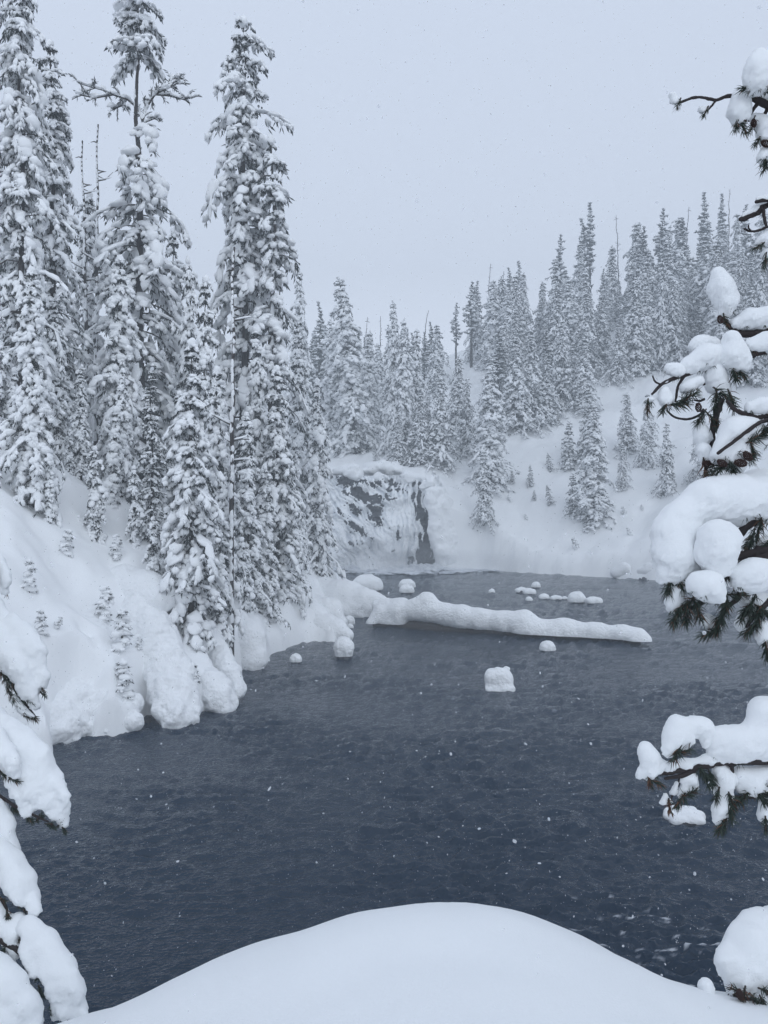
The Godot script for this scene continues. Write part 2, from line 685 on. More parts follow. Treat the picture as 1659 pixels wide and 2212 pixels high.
func build_ground() -> void:
	setup_heights()
	fit_heights()
	var mb := MB.new()
	var nu := 340
	var nd := 360
	for j in nd + 1:
		var d := 15.0 * pow(165.0 / 15.0, float(j) / nd)
		for k in nu + 1:
			var x := lerpf(-0.95, 0.95, float(k) / nu) * d
			x = clampf(x, -80.0, 85.0)
			mb.v.append(Vector3(x, ground(x, d), -d))
	for j in nd:
		for k in nu:
			var a := j * (nu + 1) + k
			mb.tri(a, a + 1, a + nu + 2)
			mb.tri(a, a + nu + 2, a + nu + 1)
	mb.smooth_normals()
	var o := put("terrain", mb.mesh(), M.snow)
	tag(o, "deep fresh snow covering both river banks and the hillside", "", "", "structure")

	# the drift the photographer stands behind: a long rounded heap above the river
	mb = MB.new()
	var na := 220
	var nb := 130
	for j in nb + 1:
		var d := lerpf(-1.2, 7.5, pow(float(j) / nb, 1.15))
		for k in na + 1:
			var x := lerpf(-5.5, 6.0, float(k) / na)
			mb.v.append(Vector3(x, drift_height(x, d), -d))
	for j in nb:
		for k in na:
			var a := j * (na + 1) + k
			mb.tri(a, a + 1, a + na + 2)
			mb.tri(a, a + na + 2, a + na + 1)
	mb.smooth_normals()
	o = put("snow_bank", mb.mesh(), M.near_snow)
	tag(o, "smooth rounded snow drift at the edge of the viewpoint above the river", "", "", "structure")

func drift_height(x: float, d: float) -> float:
	# crest heights across the drift, at 3.2 m from the eye
	var xs := [-5.5, -2.4, -1.24, -0.80, -0.42, -0.1, 0.19, 0.47, 0.80, 1.04, 1.18, 1.36, 1.62, 2.2, 6.0]
	var ys := [3.0, 3.20, 3.50, 3.70, 3.85, 3.955, 3.99, 3.965, 3.865, 3.745, 3.675, 3.62, 3.565, 3.45, 3.2]
	var crest: float = ys[0]
	for k in xs.size() - 1:
		if x >= xs[k] and x <= xs[k + 1]:
			var y0: float = ys[maxi(k - 1, 0)]
			var y3: float = ys[mini(k + 2, ys.size() - 1)]
			var x0: float = xs[maxi(k - 1, 0)]
			var x3: float = xs[mini(k + 2, xs.size() - 1)]
			var w: float = xs[k + 1] - xs[k]
			var m0: float = (ys[k + 1] - y0) / maxf(xs[k + 1] - x0, 0.01) * w
			var m1: float = (y3 - ys[k]) / maxf(x3 - xs[k], 0.01) * w
			var t: float = (x - xs[k]) / w
			var t2 := t * t
			var t3 := t2 * t
			crest = (2 * t3 - 3 * t2 + 1) * ys[k] + (t3 - 2 * t2 + t) * m0 + (3 * t2 - 2 * t3) * ys[k + 1] + (t3 - t2) * m1
	var e := d - 3.0
	var h := crest
	if e > 0.0:
		h -= 0.52 * e * e / (0.55 + 0.18 * e) * 0.75 + maxf(0.0, e - 0.9) * 0.9
	else:
		h -= 0.03 * e * e * 0.6 - 0.012 * e
	return h + 0.018 * nz.get_noise_2d(x * 1.1, d * 1.3) + 0.006 * nz.get_noise_2d(x * 3.0 + d, d * 5.0)

# ---------------------------------------------------------------- water

func wave(x: float, d: float) -> float:
	var far := clampf(d / 30.0, 0.3, 1.0)
	var rough := 0.55 + 0.45 * nz.get_noise_2d(x * 0.09 + 3.0, d * 0.06)
	var rapids := exp(-pow((x - 3.4) / 2.6, 2.0) - pow((d - 9.6) / 2.2, 2.0)) + 0.7 * exp(-pow((x - 4.6) / 4.0, 2.0) - pow((d - 21.5) / 2.4, 2.0))
	var warp := 0.5 * nz.get_noise_2d(x * 0.5, d * 0.5)
	var h := 0.018 * nz.get_noise_2d(x * 0.8 + warp, d * 1.6 + warp) * rough
	h += 0.040 * (nz3.get_noise_2d(x * 0.9 + 9.0, d * 2.1 + warp)) * rough
	h += 0.018 * nz.get_noise_2d(x * 2.6 + warp, d * 5.2 + warp) * rough
	h += 0.006 * nz.get_noise_2d(x * 6.0, d * 9.0 + warp)
	h += 0.085 * smoothstep(16.0, 45.0, d) * nz3.get_noise_2d(x * 0.30 + 4.0, d * 0.55 + warp)
	h += 0.030 * smoothstep(8.0, 14.0, d) * nz3.get_noise_2d(x * 0.5 + 14.0, d * 1.1 + warp)
	h *= 0.85 + 0.75 * nz.get_noise_2d(x * 0.16 + 60.0, d * 0.22)
	h += rapids * (0.055 * nz3.get_noise_2d(x * 0.7, d * 1.2) + 0.02 * nz.get_noise_2d(x * 3.0, d * 4.0))
	return h * (1.45 + 0.1 * far)

func build_water() -> void:
	var mb := MB.new()
	var nv := 460
	var nu := 430
	var i0 := 1.0 / 6.6
	var i1 := 1.0 / 80.0
	for j in nv + 1:
		var d := 1.0 / lerpf(i0, i1, float(j) / nv)
		for k in nu + 1:
			var x := lerpf(-0.66, 0.70, float(k) / nu) * d
			var h := wave(x, d)
			mb.v.append(Vector3(x, h, -d))
			var foam := 0.0
			var rapids := exp(-pow((x - 3.4) / 2.4, 2.0) - pow((d - 9.6) / 2.0, 2.0)) + 0.6 * exp(-pow((x - 5.0) / 3.6, 2.0) - pow((d - 21.5) / 2.0, 2.0)) + 0.35 * exp(-pow((x + 0.8) / 3.0, 2.0) - pow((d - 22.6) / 0.8, 2.0))
			if rapids > 0.08:
				var f := nz3.get_noise_2d(x * 0.55, d * 2.2) + 0.5 * nz2.get_noise_2d(x * 4.0, d * 5.0)
				foam = clampf((f - 1.22 + 0.55 * minf(rapids, 1.0)) * 3.0, 0.0, 0.8)
			# the pool below the falls boils white
			var toe := clampf(1.0 - (71.5 - d) / 3.0, 0.0, 1.0) * smoothstep(7.0, 2.0, absf(x - 1.0) - 3.0)
			if d > 66.0 and d < 75.0:
				foam = maxf(foam, clampf(toe * 1.3 + 0.5 * nz2.get_noise_2d(x * 1.2, d * 1.6) - 0.35, 0.0, 1.0))
			mb.c.append(Color(0.004, 0.020, 0.046).lerp(Color(0.68, 0.71, 0.75), foam))
	for j in nv:
		for k in nu:
			var a := j * (nu + 1) + k
			mb.tri(a, a + 1, a + nu + 2)
			mb.tri(a, a + nu + 2, a + nu + 1)
	mb.smooth_normals()
	var o := put("river", mb.mesh(), M.water)
	tag(o, "dark blue rippled river water flowing below the waterfall", "", "", "structure")
	# the bed and the water outside the view, so that the sheet reaches every bank
	mb = MB.new()
	for q in [Vector3(-90, -0.25, 6), Vector3(90, -0.25, 6), Vector3(90, -0.25, -76), Vector3(-90, -0.25, -76)]:
		mb.v.append(q)
		mb.n.append(Vector3.UP)
		mb.c.append(Color(0.004, 0.020, 0.046))
	mb.tri(0, 1, 2)
	mb.tri(0, 2, 3)
	o = put("river_bed", mb.mesh(), M.water)
	tag(o, "dark river bed under the rippled water", "", "", "structure")

# ---------------------------------------------------------------- the waterfall: a stepped rock face with torn white sheets in front of it

var dark: Array[PackedVector2Array] = []

func zf(q: float, w: float) -> Vector2:   # picture of the falls to metres across and up, at 75 m
	return Vector2(-10.42 + q * 0.01077, 12.05 - w * 0.01077)

func face_depth(x: float, y: float) -> float:
	var wob := 0.5 * nz.get_noise_2d(x * 0.35, y * 0.5 + 40.0)
	var s := (y + wob * 1.2) / 1.15
	var fl := floorf(s)
	var st := fl + smoothstep(0.35, 0.95, s - fl)
	var left := 71.9 + 0.56 * st * 1.15
	var right := 74.9 + 0.16 * st * 1.15
	return lerpf(left, right, smoothstep(0.2, 2.8, x)) + wob

# the falling sheet smooths the steps over
func sheet_depth(x: float, y: float) -> float:
	var left := 71.9 + 0.56 * y
	var right := 74.9 + 0.16 * y
	return lerpf(lerpf(left, right, smoothstep(0.2, 2.8, x)) + 0.5 * nz.get_noise_2d(x * 0.35, y * 0.5 + 40.0), face_depth(x, y), 0.35)

func dryness(p: Vector2) -> float:   # above 0 where bare rock shows
	var best := -9.0
	var w := p + Vector2(nz2.get_noise_2d(p.x * 0.9, p.y * 0.9), nz2.get_noise_2d(p.x * 0.9 + 50.0, p.y * 0.9)) * 0.35
	for poly in dark:
		var inside := Geometry2D.is_point_in_polygon(w, poly)
		var d := 1e9
		for k in poly.size():
			d = minf(d, w.distance_to(Geometry2D.get_closest_point_to_segment(w, poly[k], poly[(k + 1) % poly.size()])))
		best = maxf(best, d if inside else -d)
	return best

func flow_streak(x: float, y: float) -> float:
	# the left sheets run down to the right, the right ones straight down
	var w := smoothstep(-0.6, 1.4, x + 0.4 * nz.get_noise_2d(x, y))
	var drift := 0.35 * nz.get_noise_2d(x * 0.5, y * 0.6)
	var left := nz2.get_noise_2d((x + y * 0.8 + drift) * 2.0, (y - x * 0.8) * 0.32)
	var right := nz2.get_noise_2d((x + drift * 0.6) * 2.0 + 30.0, y * 0.3)
	return lerpf(left, right, w)

func build_falls() -> void:
	for list in [
		[[530, 260], [640, 250], [760, 320], [1080, 300], [1090, 360], [850, 370], [700, 330], [660, 370], [540, 350]],
		[[650, 350], [760, 360], [800, 420], [940, 430], [950, 510], [790, 525], [700, 480], [650, 420]],
		[[610, 490], [700, 520], [790, 580], [770, 610], [690, 570], [620, 520]],
		[[790, 535], [990, 540], [960, 600], [945, 740], [890, 720], [850, 660]],
		[[600, 655], [690, 690], [760, 720], [840, 790], [780, 815], [710, 780], [640, 715]],
		[[560, 395], [640, 420], [690, 450], [640, 455], [580, 430]], [[840, 455], [1000, 450], [1060, 470], [960, 490], [860, 480]], [[1000, 360], [1120, 380], [1180, 420], [1090, 420], [1010, 395]], [[700, 560], [760, 600], [740, 640], [690, 600]], [[560, 560], [600, 600], [650, 650], [600, 640], [550, 590]], [[640, 840], [760, 870], [820, 910], [740, 900], [650, 870]], [[1050, 760], [1130, 800], [1190, 860], [1120, 850], [1060, 810]],
		[[420, 1035], [560, 1065], [720, 1100], [600, 1110], [420, 1080]],
		[[1170, 430], [1290, 395], [1345, 400], [1360, 500], [1400, 600], [1390, 760], [1420, 900], [1430, 1120], [1370, 1120], [1200, 1080], [1180, 1000], [1270, 900], [1290, 760], [1230, 640], [1240, 520]],
		[[1110, 330], [1240, 330], [1330, 320], [1300, 370], [1170, 365]]]:
		var poly := PackedVector2Array()
		for q in list:
			poly.append(zf(q[0], q[1]))
		dark.append(poly)
	var cell := 0.06
	var nx := int(14.4 / cell)
	var ny := int(9.6 / cell)
	var rk := MB.new()
	var wt := MB.new()
	var wet := PackedFloat32Array()
	for j in ny + 1:
		for k in nx + 1:
			var x := -9.0 + k * cell
			var y := -0.4 + j * cell
			var d := face_depth(x, y)
			var crag := 0.45 * nz3.get_noise_2d(x * 0.45, y * 0.7) + 0.14 * nz2.get_noise_2d(x * 2.4, y * 3.0)
			rk.v.append(Vector3(x, y, -(d - crag)))
			var st := flow_streak(x, y)
			var dry := dryness(Vector2(x, y))
			# threads of water cross the bare rock too
			var m := -dry * 1.0 + 0.38 * st + 0.28 * nz2.get_noise_2d(x * 5.0, y * 3.0) + 0.16
			if dry > 0.0 and x > 1.6:
				m += 0.25 * dry + 0.45 * st
			if x > 2.2 and x < 3.2:
				m += 0.18
			wet.append(m)
			var froth := 0.16 * st + 0.12 * nz2.get_noise_2d(x * 2.0, y * 2.0 + 9.0) + 0.35 * clampf(1.0 - y, 0.0, 1.0)
			wt.v.append(Vector3(x, y, -(sheet_depth(x, y) - 0.40 - froth - 0.22 * clampf(m, 0.0, 1.0))))
			var thick := clampf(0.60 + 0.35 * m + 0.95 * st + 0.15 * nz2.get_noise_2d(x * 4.0, y * 2.4) + 0.4 * clampf(1.5 - y, 0.0, 1.0), 0.0, 1.0)
			wt.c.append(Color(0.40, 0.43, 0.48).lerp(Color(0.93, 0.945, 0.955), thick))
	for j in ny:
		for k in nx:
			var a := j * (nx + 1) + k
			var b := a + nx + 1
			rk.tri(a, a + 1, b + 1)
			rk.tri(a, b + 1, b)
			if wet[a] > 0.0 and wet[a + 1] > 0.0 and wet[b + 1] > 0.0:
				wt.tri(a, a + 1, b + 1)
			if wet[a] > 0.0 and wet[b + 1] > 0.0 and wet[b] > 0.0:
				wt.tri(a, b + 1, b)
	rk.smooth_normals()
	wt.smooth_normals()
	var o := base("waterfall", Vector3(-1.0, 0.0, -74.0), "white waterfall tumbling over stepped dark rock between snowy banks", "waterfall")
	shift(rk, -o.position)
	shift(wt, -o.position)
	put("rock_face", rk.mesh(), M.rock, o)
	var wm: StandardMaterial3D = M.white_water
	wm.vertex_color_use_as_albedo = true
	wm.albedo_color = Color.WHITE
	put("white_water", wt.mesh(), wm, o)
	# the froth that spreads from the foot over the pool
	var fr := MB.new()
	var gx := 230
	var gd := 100
	var keep := PackedFloat32Array()
	for j in gd + 1:
		for k in gx + 1:
			var x := -8.0 + 23.0 * k / gx
			var d := 62.0 + 11.8 * j / gd
			var edge := 66.4 + 1.2 * nz.get_noise_1d(x * 0.35) + 0.22 * absf(x - 1.0) + 0.10 * maxf(x, 0.0)
			var m := (d - edge) * 0.22 + 0.9 * nz2.get_noise_2d(x * 0.55, d * 0.9) + 0.4 * nz3.get_noise_2d(x * 0.9, d * 1.4) - 0.35 - 0.5 * smoothstep(7.0, 14.0, x)
			keep.append(m)
			var foot := smoothstep(69.5, 72.5, d) * smoothstep(7.0, 4.5, x)
			fr.v.append(Vector3(x, 0.12 + 0.14 * clampf(m, 0.0, 1.0) + 0.05 * nz2.get_noise_2d(x * 2.0, d * 2.0) + foot * (0.35 + 0.35 * nz2.get_noise_2d(x * 1.1, d * 0.9)), -d))
			fr.c.append(Color(0.52, 0.55, 0.60).lerp(Color(0.86, 0.88, 0.90), clampf(m * 0.9, 0.0, 1.0)))
	for j in gd:
		for k in gx:
			var a := j * (gx + 1) + k
			var b := a + gx + 1
			if keep[a] > 0.0 and keep[a + 1] > 0.0 and keep[b] > 0.0 and keep[b + 1] > 0.0:
				fr.tri(a, a + 1, b + 1)
				fr.tri(a, b + 1, b)
	fr.smooth_normals()
	shift(fr, -o.position)
	put("froth", fr.mesh(), wm, o)
	# snow along the rim
	falls_snow("rim_snow", "thick snow overhang on the rock left of the waterfall's lip", [[[540, 235, 40, 77.6], [640, 225, 52, 77.2], [715, 250, 50, 76.9], [745, 285, 26, 76.6]]])
	falls_snow("rim_snow", "long low snow overhang along the back of the waterfall's lip", [[[790, 232, 26, 78.0], [860, 212, 40, 78.4], [940, 200, 30, 78.6], [1010, 214, 44, 78.3], [1120, 222, 38, 78.0]], [[880, 190, 50, 79.4], [1060, 190, 50, 79.4]]])
	falls_snow("rim_snow", "small double lump of snow sitting on the waterfall's lip", [[[890, 275, 22, 76.6], [900, 290, 14, 76.5]], [[935, 288, 20, 76.5], [975, 292, 18, 76.4], [955, 312, 11, 76.3]]])
	falls_snow("rim_snow", "broad snow cushion where the waterfall's lip meets the far bank", [[[1110, 300, 34, 76.8], [1180, 285, 44, 76.6], [1260, 280, 40, 76.6]], [[1300, 372, 26, 75.6], [1390, 345, 34, 75.4]], [[1330, 290, 22, 76.0], [1400, 300, 24, 75.9]]])
	falls_snow("rim_snow", "ragged snow edge hanging beside the dark cliff of the waterfall", [[[1390, 420, 44, 74.9], [1372, 480, 36, 74.8], [1400, 540, 40, 74.7], [1440, 600, 34, 74.6], [1430, 690, 44, 74.4], [1420, 760, 44, 74.2], [1450, 860, 40, 74.0], [1470, 960, 44, 73.8], [1475, 1060, 40, 73.6]], [[1460, 450, 80, 75.8], [1500, 600, 100, 75.8], [1520, 760, 100, 75.4], [1530, 900, 100, 75.0], [1550, 1030, 80, 74.4]]])
	# spray that hangs at the foot
	for q in [[Vector3(0.6, 1.1, -71.3), Vector3(11.0, 4.2, 5.0), 0.075], [Vector3(-2.5, 2.2, -72.3), Vector3(9.0, 5.0, 5.0), 0.035], [Vector3(6.5, 0.9, -71.0), Vector3(15.0, 2.6, 4.0), 0.05]]:
		var fog := FogVolume.new()
		fog.name = numbered("mist")
		fog.shape = RenderingServer.FOG_VOLUME_SHAPE_ELLIPSOID
		fog.position = q[0]
		fog.size = q[1]
		var fm := FogMaterial.new()
		fm.albedo = Color(0.95, 0.97, 1.0)
		fm.density = q[2]
		fog.material = fm
		add_child(fog)
		tag(fog, "pale spray drifting at the foot of the waterfall", "mist", "spray at the foot of the waterfall", "stuff")

func falls_snow(called: String, label: String, list: Array) -> void:
	for ch in list:
		for q in ch:
			q[2] *= 0.24
			q[0] = 597.3 + q[0] * 0.24
			q[1] = 962.3 + q[1] * 0.24
	snow_thing(called, label, "snow", list, 0.13, 0.8, 0.26, 0.8)

# one free lump of snow as a thing, its node at its foot
func snow_thing(called: String, label: String, category: String, list: Array, cell: float, k: float, amp: float, freq: float, m: String = "snow", floor_y: float = -1e9, group: String = "", squash: float = 1.0) -> Node3D:
	var prims := chains(list)
	var mb := lumps(prims, cell, k, amp, freq, floor_y, squash)
	return thing_of(called, label, category, mb, M[m], group)

func thing_of(called: String, label: String, category: String, mb: MB, m: Material, group: String = "") -> Node3D:
	var lo := Vector3.ONE * 1e9
	var mid := Vector3.ZERO
	for q in mb.v:
		lo = lo.min(q)
		mid += q
	mid /= maxi(mb.v.size(), 1)
	var foot := Vector3(mid.x, lo.y, mid.z)
	shift(mb, -foot)
	var o := put(called, mb.mesh(), m)
	o.position = foot
	tag(o, label, category, group)
	return o

# ---------------------------------------------------------------- snow-buried boulders and logs along the left bank

func build_banks() -> void:
	var m := "crusted_snow"
	snow_thing("snow_ridge", "longest smooth snow ridge running down the near bank into the river", "snow mound", [[[262, 1290, 34, 24.4], [300, 1350, 36, 23.2], [335, 1425, 36, 22.0], [362, 1500, 34, 21.0], [388, 1550, 30, 20.3]], [[300, 1300, 34, 23.9], [345, 1380, 34, 22.6], [378, 1450, 32, 21.6], [404, 1520, 24, 20.9], [412, 1552, 16, 20.5]], [[352, 1545, 20, 20.3], [372, 1562, 18, 20.1]]], 0.06, 0.3, 0.13, 1.5, m, -0.25, "", 0.62)
	snow_thing("snow_ridge", "short leaning snow ridge with its blunt end in the water under the firs", "snow mound", [[[418, 1445, 22, 22.9], [446, 1485, 28, 22.2], [470, 1515, 26, 21.8], [488, 1534, 14, 21.6]], [[440, 1455, 20, 22.8], [478, 1490, 22, 22.2], [500, 1522, 14, 21.9]]], 0.055, 0.25, 0.11, 1.6, m, -0.25, "", 0.7)
	snow_thing("snow_ridge", "narrow snow ridge behind the short leaning one at the firs' feet", "snow mound", [[[478, 1420, 22, 23.8], [500, 1460, 20, 23.2], [512, 1490, 15, 22.9], [508, 1503, 11, 22.7]], [[465, 1425, 16, 24.0], [485, 1450, 14, 23.6]]], 0.055, 0.25, 0.11, 1.6, m, -0.25, "", 0.7)
	snow_thing("snow_block", "square snow block with a steep crusted face at the river's bend", "snow mound", [[[505, 1350, 36, 28.6], [535, 1385, 38, 28.0], [552, 1420, 26, 27.6]], [[510, 1420, 26, 27.9], [545, 1436, 20, 27.4]]], 0.07, 0.35, 0.06, 1.8, m, -0.25)
	snow_thing("snow_mound", "low snow heap under the small drooping fir by the water", "snow mound", [[[375, 1450, 26, 22.4], [395, 1490, 26, 21.6], [418, 1525, 20, 21.0]]], 0.06, 0.3, 0.04, 2.0, m, -0.25)
	snow_thing("snow_shelf", "overhanging snow shelf jutting from the slope above the drooping fir", "snow mound", [[[270, 1262, 44, 24.6], [318, 1278, 40, 23.9], [352, 1290, 30, 23.3]], [[335, 1305, 26, 23.4]]], 0.06, 0.35, 0.05, 1.8, m)
	snow_thing("snow_bluff", "lumpy crusted snow bluff rising straight from the water on the near bank", "snow mound", [[[30, 1480, 60, 20.0], [70, 1550, 46, 19.2], [105, 1590, 30, 18.7]], [[100, 1470, 58, 20.4], [128, 1545, 42, 19.4], [132, 1590, 24, 18.9]], [[155, 1450, 52, 20.9], [172, 1530, 40, 19.9], [182, 1575, 24, 19.4]], [[205, 1450, 46, 21.0], [222, 1530, 38, 20.0], [228, 1572, 22, 19.5]], [[140, 1575, 16, 18.9], [160, 1590, 12, 19.0]], [[205, 1578, 14, 19.4]], [[60, 1400, 60, 21.2], [180, 1400, 50, 21.6]]], 0.06, 0.3, 0.13, 1.7, m, -0.25)
	snow_thing("snow_mound", "rounded snow knobs at the water's edge below the snow-caked sapling", "snow mound", [[[262, 1540, 30, 19.9], [285, 1560, 24, 19.7]], [[240, 1575, 20, 19.5]], [[290, 1520, 22, 20.2]]], 0.05, 0.2, 0.06, 2.4, m, -0.25)
	snow_thing("snow_drift", "smooth bulging snow drift half way up the near slope", "snow mound", [[[190, 1390, 55, 21.6], [225, 1450, 46, 20.9]], [[110, 1360, 60, 21.6], [140, 1420, 50, 21.0]]], 0.09, 0.5, 0.06, 1.2, m)
	snow_thing("snow_spit", "broad snow-covered spit reaching into the river behind the log", "snow mound", [[[640, 1290, 44, 44.5], [690, 1288, 38, 43.2], [745, 1296, 40, 42.2], [795, 1306, 30, 41.4], [826, 1304, 16, 41.2]], [[680, 1322, 22, 41.4], [780, 1326, 18, 41.0]]], 0.1, 0.5, 0.08, 1.4, m, -0.25)
	snow_thing("snow_spit", "nearer snow spit sloping down to the mushroom-shaped river rock", "snow mound", [[[615, 1315, 40, 35.8], [665, 1338, 38, 34.6], [715, 1362, 28, 33.9], [748, 1372, 17, 33.5]], [[650, 1302, 30, 37.0], [715, 1318, 22, 36.4], [740, 1345, 12, 36.0]]], 0.09, 0.4, 0.07, 1.4, m, -0.25)
	snow_thing("snow_block", "pale snow block on the far shore with a flat crusted face", "snow mound", [[[1330, 1238, 12, 65.4], [1350, 1232, 14, 65.2], [1372, 1236, 13, 64.8]], [[1360, 1224, 16, 66.0]]], 0.14, 0.5, 0.12, 0.9, m, -0.25)
	snow_thing("snow_block", "wide snow block on the far shore with a dark undercut at the water", "snow mound", [[[1388, 1236, 14, 64.2], [1408, 1232, 15, 63.8], [1425, 1238, 13, 63.2]], [[1400, 1222, 18, 65.0], [1425, 1222, 16, 64.6]]], 0.14, 0.5, 0.12, 0.9, m, -0.25)

# ---------------------------------------------------------------- rocks and the fallen log in the river

func river_rock(u: float, vt: float, vb: float, w: float, label: String, flat: float, group: String = "") -> void:
	var p := on_water(u, vb)
	var d := -p.z
	var hw := w / F * d * 0.5
	var h := (vb - vt) / F * d
	var o := base("river_rock", Vector3(p.x, 0.0, p.z - hw * 0.7), label, "rock", group)
	var prims := []
	var r := minf(hw * 0.62, h * lerpf(0.5, 0.4, flat))
	var core := hw - r
	for row in 3:
		var z := (row - 1) * core * 0.6
		var half := core * (1.0 if row == 1 else 0.75)
		var tip := h - r * rr(1.0, 1.12) - (0.12 * h if row == 2 else 0.0)
		prims.append([Vector3(-half, tip - rr(0.02, 0.14) * h, z), Vector3(rr(-0.2, 0.2) * hw, tip, z), r * rr(0.85, 0.95), r])
		prims.append([Vector3(rr(-0.2, 0.2) * hw, tip, z), Vector3(half, tip - rr(0.02, 0.14) * h, z), r, r * rr(0.85, 0.95)])
		var low := lerpf(0.68, 0.95, flat)
		prims.append([Vector3(-half * low, r * 0.7, z * 0.9), Vector3(half * low, r * 0.7, z * 0.9), r * lerpf(0.7, 0.95, flat), r * lerpf(0.7, 0.9, flat)])
	var cell := clampf(hw / 11.0, 0.03, 0.1)
	var mb := lumps(prims, cell, r * 0.7, r * 0.16, 1.5 / maxf(hw, 0.2), h * rr(0.10, 0.18), 1.0)
	put("snow_cap", mb.mesh(), M.crusted_snow, o)
	var st := []
	for k in 5:
		var a := TAU * k / 5.0 + rr(-0.4, 0.4)
		st.append([Vector3(0, -0.1, 0), Vector3(cos(a) * hw * 0.35, rr(-0.05, 0.12) * h, sin(a) * hw * 0.3 + hw * 0.1), hw * 0.58, hw * rr(0.4, 0.5)])
	mb = lumps(st, cell * 1.3, hw * 0.15, hw * 0.08, 2.5 / maxf(hw, 0.2))
	put("stone", mb.mesh(), M.rock, o)

func build_rocks() -> void:
	river_rock(742, 1381, 1427, 44, "mushroom-shaped snow cap on a rock beside the nearer snow spit", 0.2)
	river_rock(638, 1415, 1434, 26, "small snow-topped rock in open water below the firs' shore", 0.5)
	river_rock(753, 1333, 1352, 26, "small round snow cap between the two snow spits", 0.5)
	river_rock(756, 1349, 1359, 15, "tiniest snow knob at the inner tip of the nearer spit", 0.5)
	river_rock(1185, 1388, 1410, 33, "snow-topped rock just in front of the fallen log", 0.4)
	river_rock(1095, 1441, 1450, 17, "tiny snow-topped stone behind the hollowed boulder", 0.6)
	river_rock(793, 1245, 1282, 72, "large domed snow cap behind the snow spit near the falls", 0.6)
	river_rock(880, 1253, 1274, 37, "rear dome of the stacked pair of snow caps below the falls", 0.5)
	river_rock(879, 1265, 1284, 33, "front dome of the stacked pair of snow caps below the falls", 0.6)
	river_rock(1063, 1273, 1284, 14, "lone small snow cap in mid-river beyond the log", 0.5)
	river_rock(1159, 1258, 1271, 19, "round snow cap standing farthest back in the row of rocks", 0.5)
	river_rock(1129, 1270, 1282, 32, "flat snow cap at the row's end nearest the falls", 0.7)
	river_rock(1146, 1272, 1286, 30, "flat snow cap overlapping the one at the row's falls end", 0.7)
	river_rock(1144, 1290, 1300, 15, "small snow cap in front of the row of rocks", 0.5)
	river_rock(1177, 1284, 1296, 24, "low snow cap third along the row of rocks", 0.7)
	river_rock(1203, 1287, 1298, 28, "low wide snow cap in the middle of the row of rocks", 0.7)
	river_rock(1221, 1289, 1296, 14, "small low snow cap next to the tallest of the row", 0.7)
	river_rock(1249, 1281, 1305, 38, "tallest snow cap in the row of rocks beyond the log", 0.5)
	river_rock(1287, 1291, 1307, 40, "wide flat snow cap at the row's far bank end", 0.6)
	river_rock(836, 1293, 1303, 22, "little snow cap peeping over the root end of the log", 0.6)
	river_rock(1491, 1760, 1789, 96, "large pillow of snow on a rock under the low pine bough", 0.7)

	# the hollowed boulder in mid-river
	var p := on_water(1079, 1494)
	var o := base("river_boulder", p, "hollowed snow-covered boulder standing alone in mid-river", "rock")
	var s := -p.z / F
	var L := func(u: float, v: float, z: float) -> Vector3: return Vector3((u - 1079.0) * s, (1494.0 - v) * s, z)
	var mb := lumps([[L.call(1062, 1463, -0.15), L.call(1080, 1460, -0.15), 12 * s, 13 * s], [L.call(1080, 1460, -0.15), L.call(1097, 1464, -0.17), 13 * s, 12 * s], [L.call(1066, 1464, -0.45), L.call(1094, 1464, -0.45), 14 * s, 14 * s], [L.call(1072, 1482, -0.3), L.call(1092, 1484, -0.3), 17 * s, 18 * s],
		[L.call(1060, 1470, -0.12), L.call(1060, 1488, -0.1), 9 * s, 8 * s], [L.call(1096, 1472, -0.1), L.call(1101, 1487, -0.02), 9 * s, 8 * s], [L.call(1084, 1474, -0.05), L.call(1088, 1488, 0.02), 10 * s, 9 * s], [L.call(1054, 1491, 0.02), L.call(1106, 1490, 0.06), 4 * s, 4 * s]], 0.026, 0.2, 0.03, 3.0, 0.01)
	put("snow_cap", mb.mesh(), M.crusted_snow, o)
	mb = lumps([[L.call(1060, 1492, -0.12), L.call(1078, 1490, -0.10), 6 * s, 8 * s], [L.call(1072, 1480, -0.16), L.call(1078, 1482, -0.16), 8 * s, 7 * s]], 0.04, 0.1, 0.03, 4.0)
	put("stone", mb.mesh(), M.rock, o)

	# dark rock lumps added at the waterline to stand in for undercut shade
	for q in [[636, 1381, 22, 13, "dark lump for undercut shade under the nearer snow spit's tip"], [458, 1527, 24, 12, "dark lump for undercut shade in the gap between the leaning snow ridges"], [318, 1562, 30, 16, "dark lump for the undercut shade at the foot of the longest snow ridge"], [588, 1404, 20, 10, "dark lump for undercut shade at the waterline below the pointed front fir"], [1440, 1254, 46, 9, "low dark lump for undercut shade under the far shore's snow block"], [1392, 1254, 26, 7, "small dark lump for undercut shade at the foot of the far shore's pale block"]]:
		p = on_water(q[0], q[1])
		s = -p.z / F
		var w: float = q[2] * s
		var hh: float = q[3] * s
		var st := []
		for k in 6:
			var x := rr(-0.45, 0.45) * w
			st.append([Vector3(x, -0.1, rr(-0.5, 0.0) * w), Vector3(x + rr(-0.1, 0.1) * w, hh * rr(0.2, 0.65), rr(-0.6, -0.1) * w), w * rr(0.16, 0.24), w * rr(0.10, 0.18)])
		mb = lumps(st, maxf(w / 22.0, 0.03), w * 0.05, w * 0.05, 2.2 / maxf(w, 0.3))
		o = base("undercut_shade_rock", Vector3(p.x, 0, p.z + w * 0.25), q[4], "rock")
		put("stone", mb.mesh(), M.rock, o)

	# the fallen tree
	p = on_water(1100, 1366)
	o = base("fallen_log", Vector3(p.x, 0, p.z), "long fallen tree trunk lying across the river under thick snow", "log")
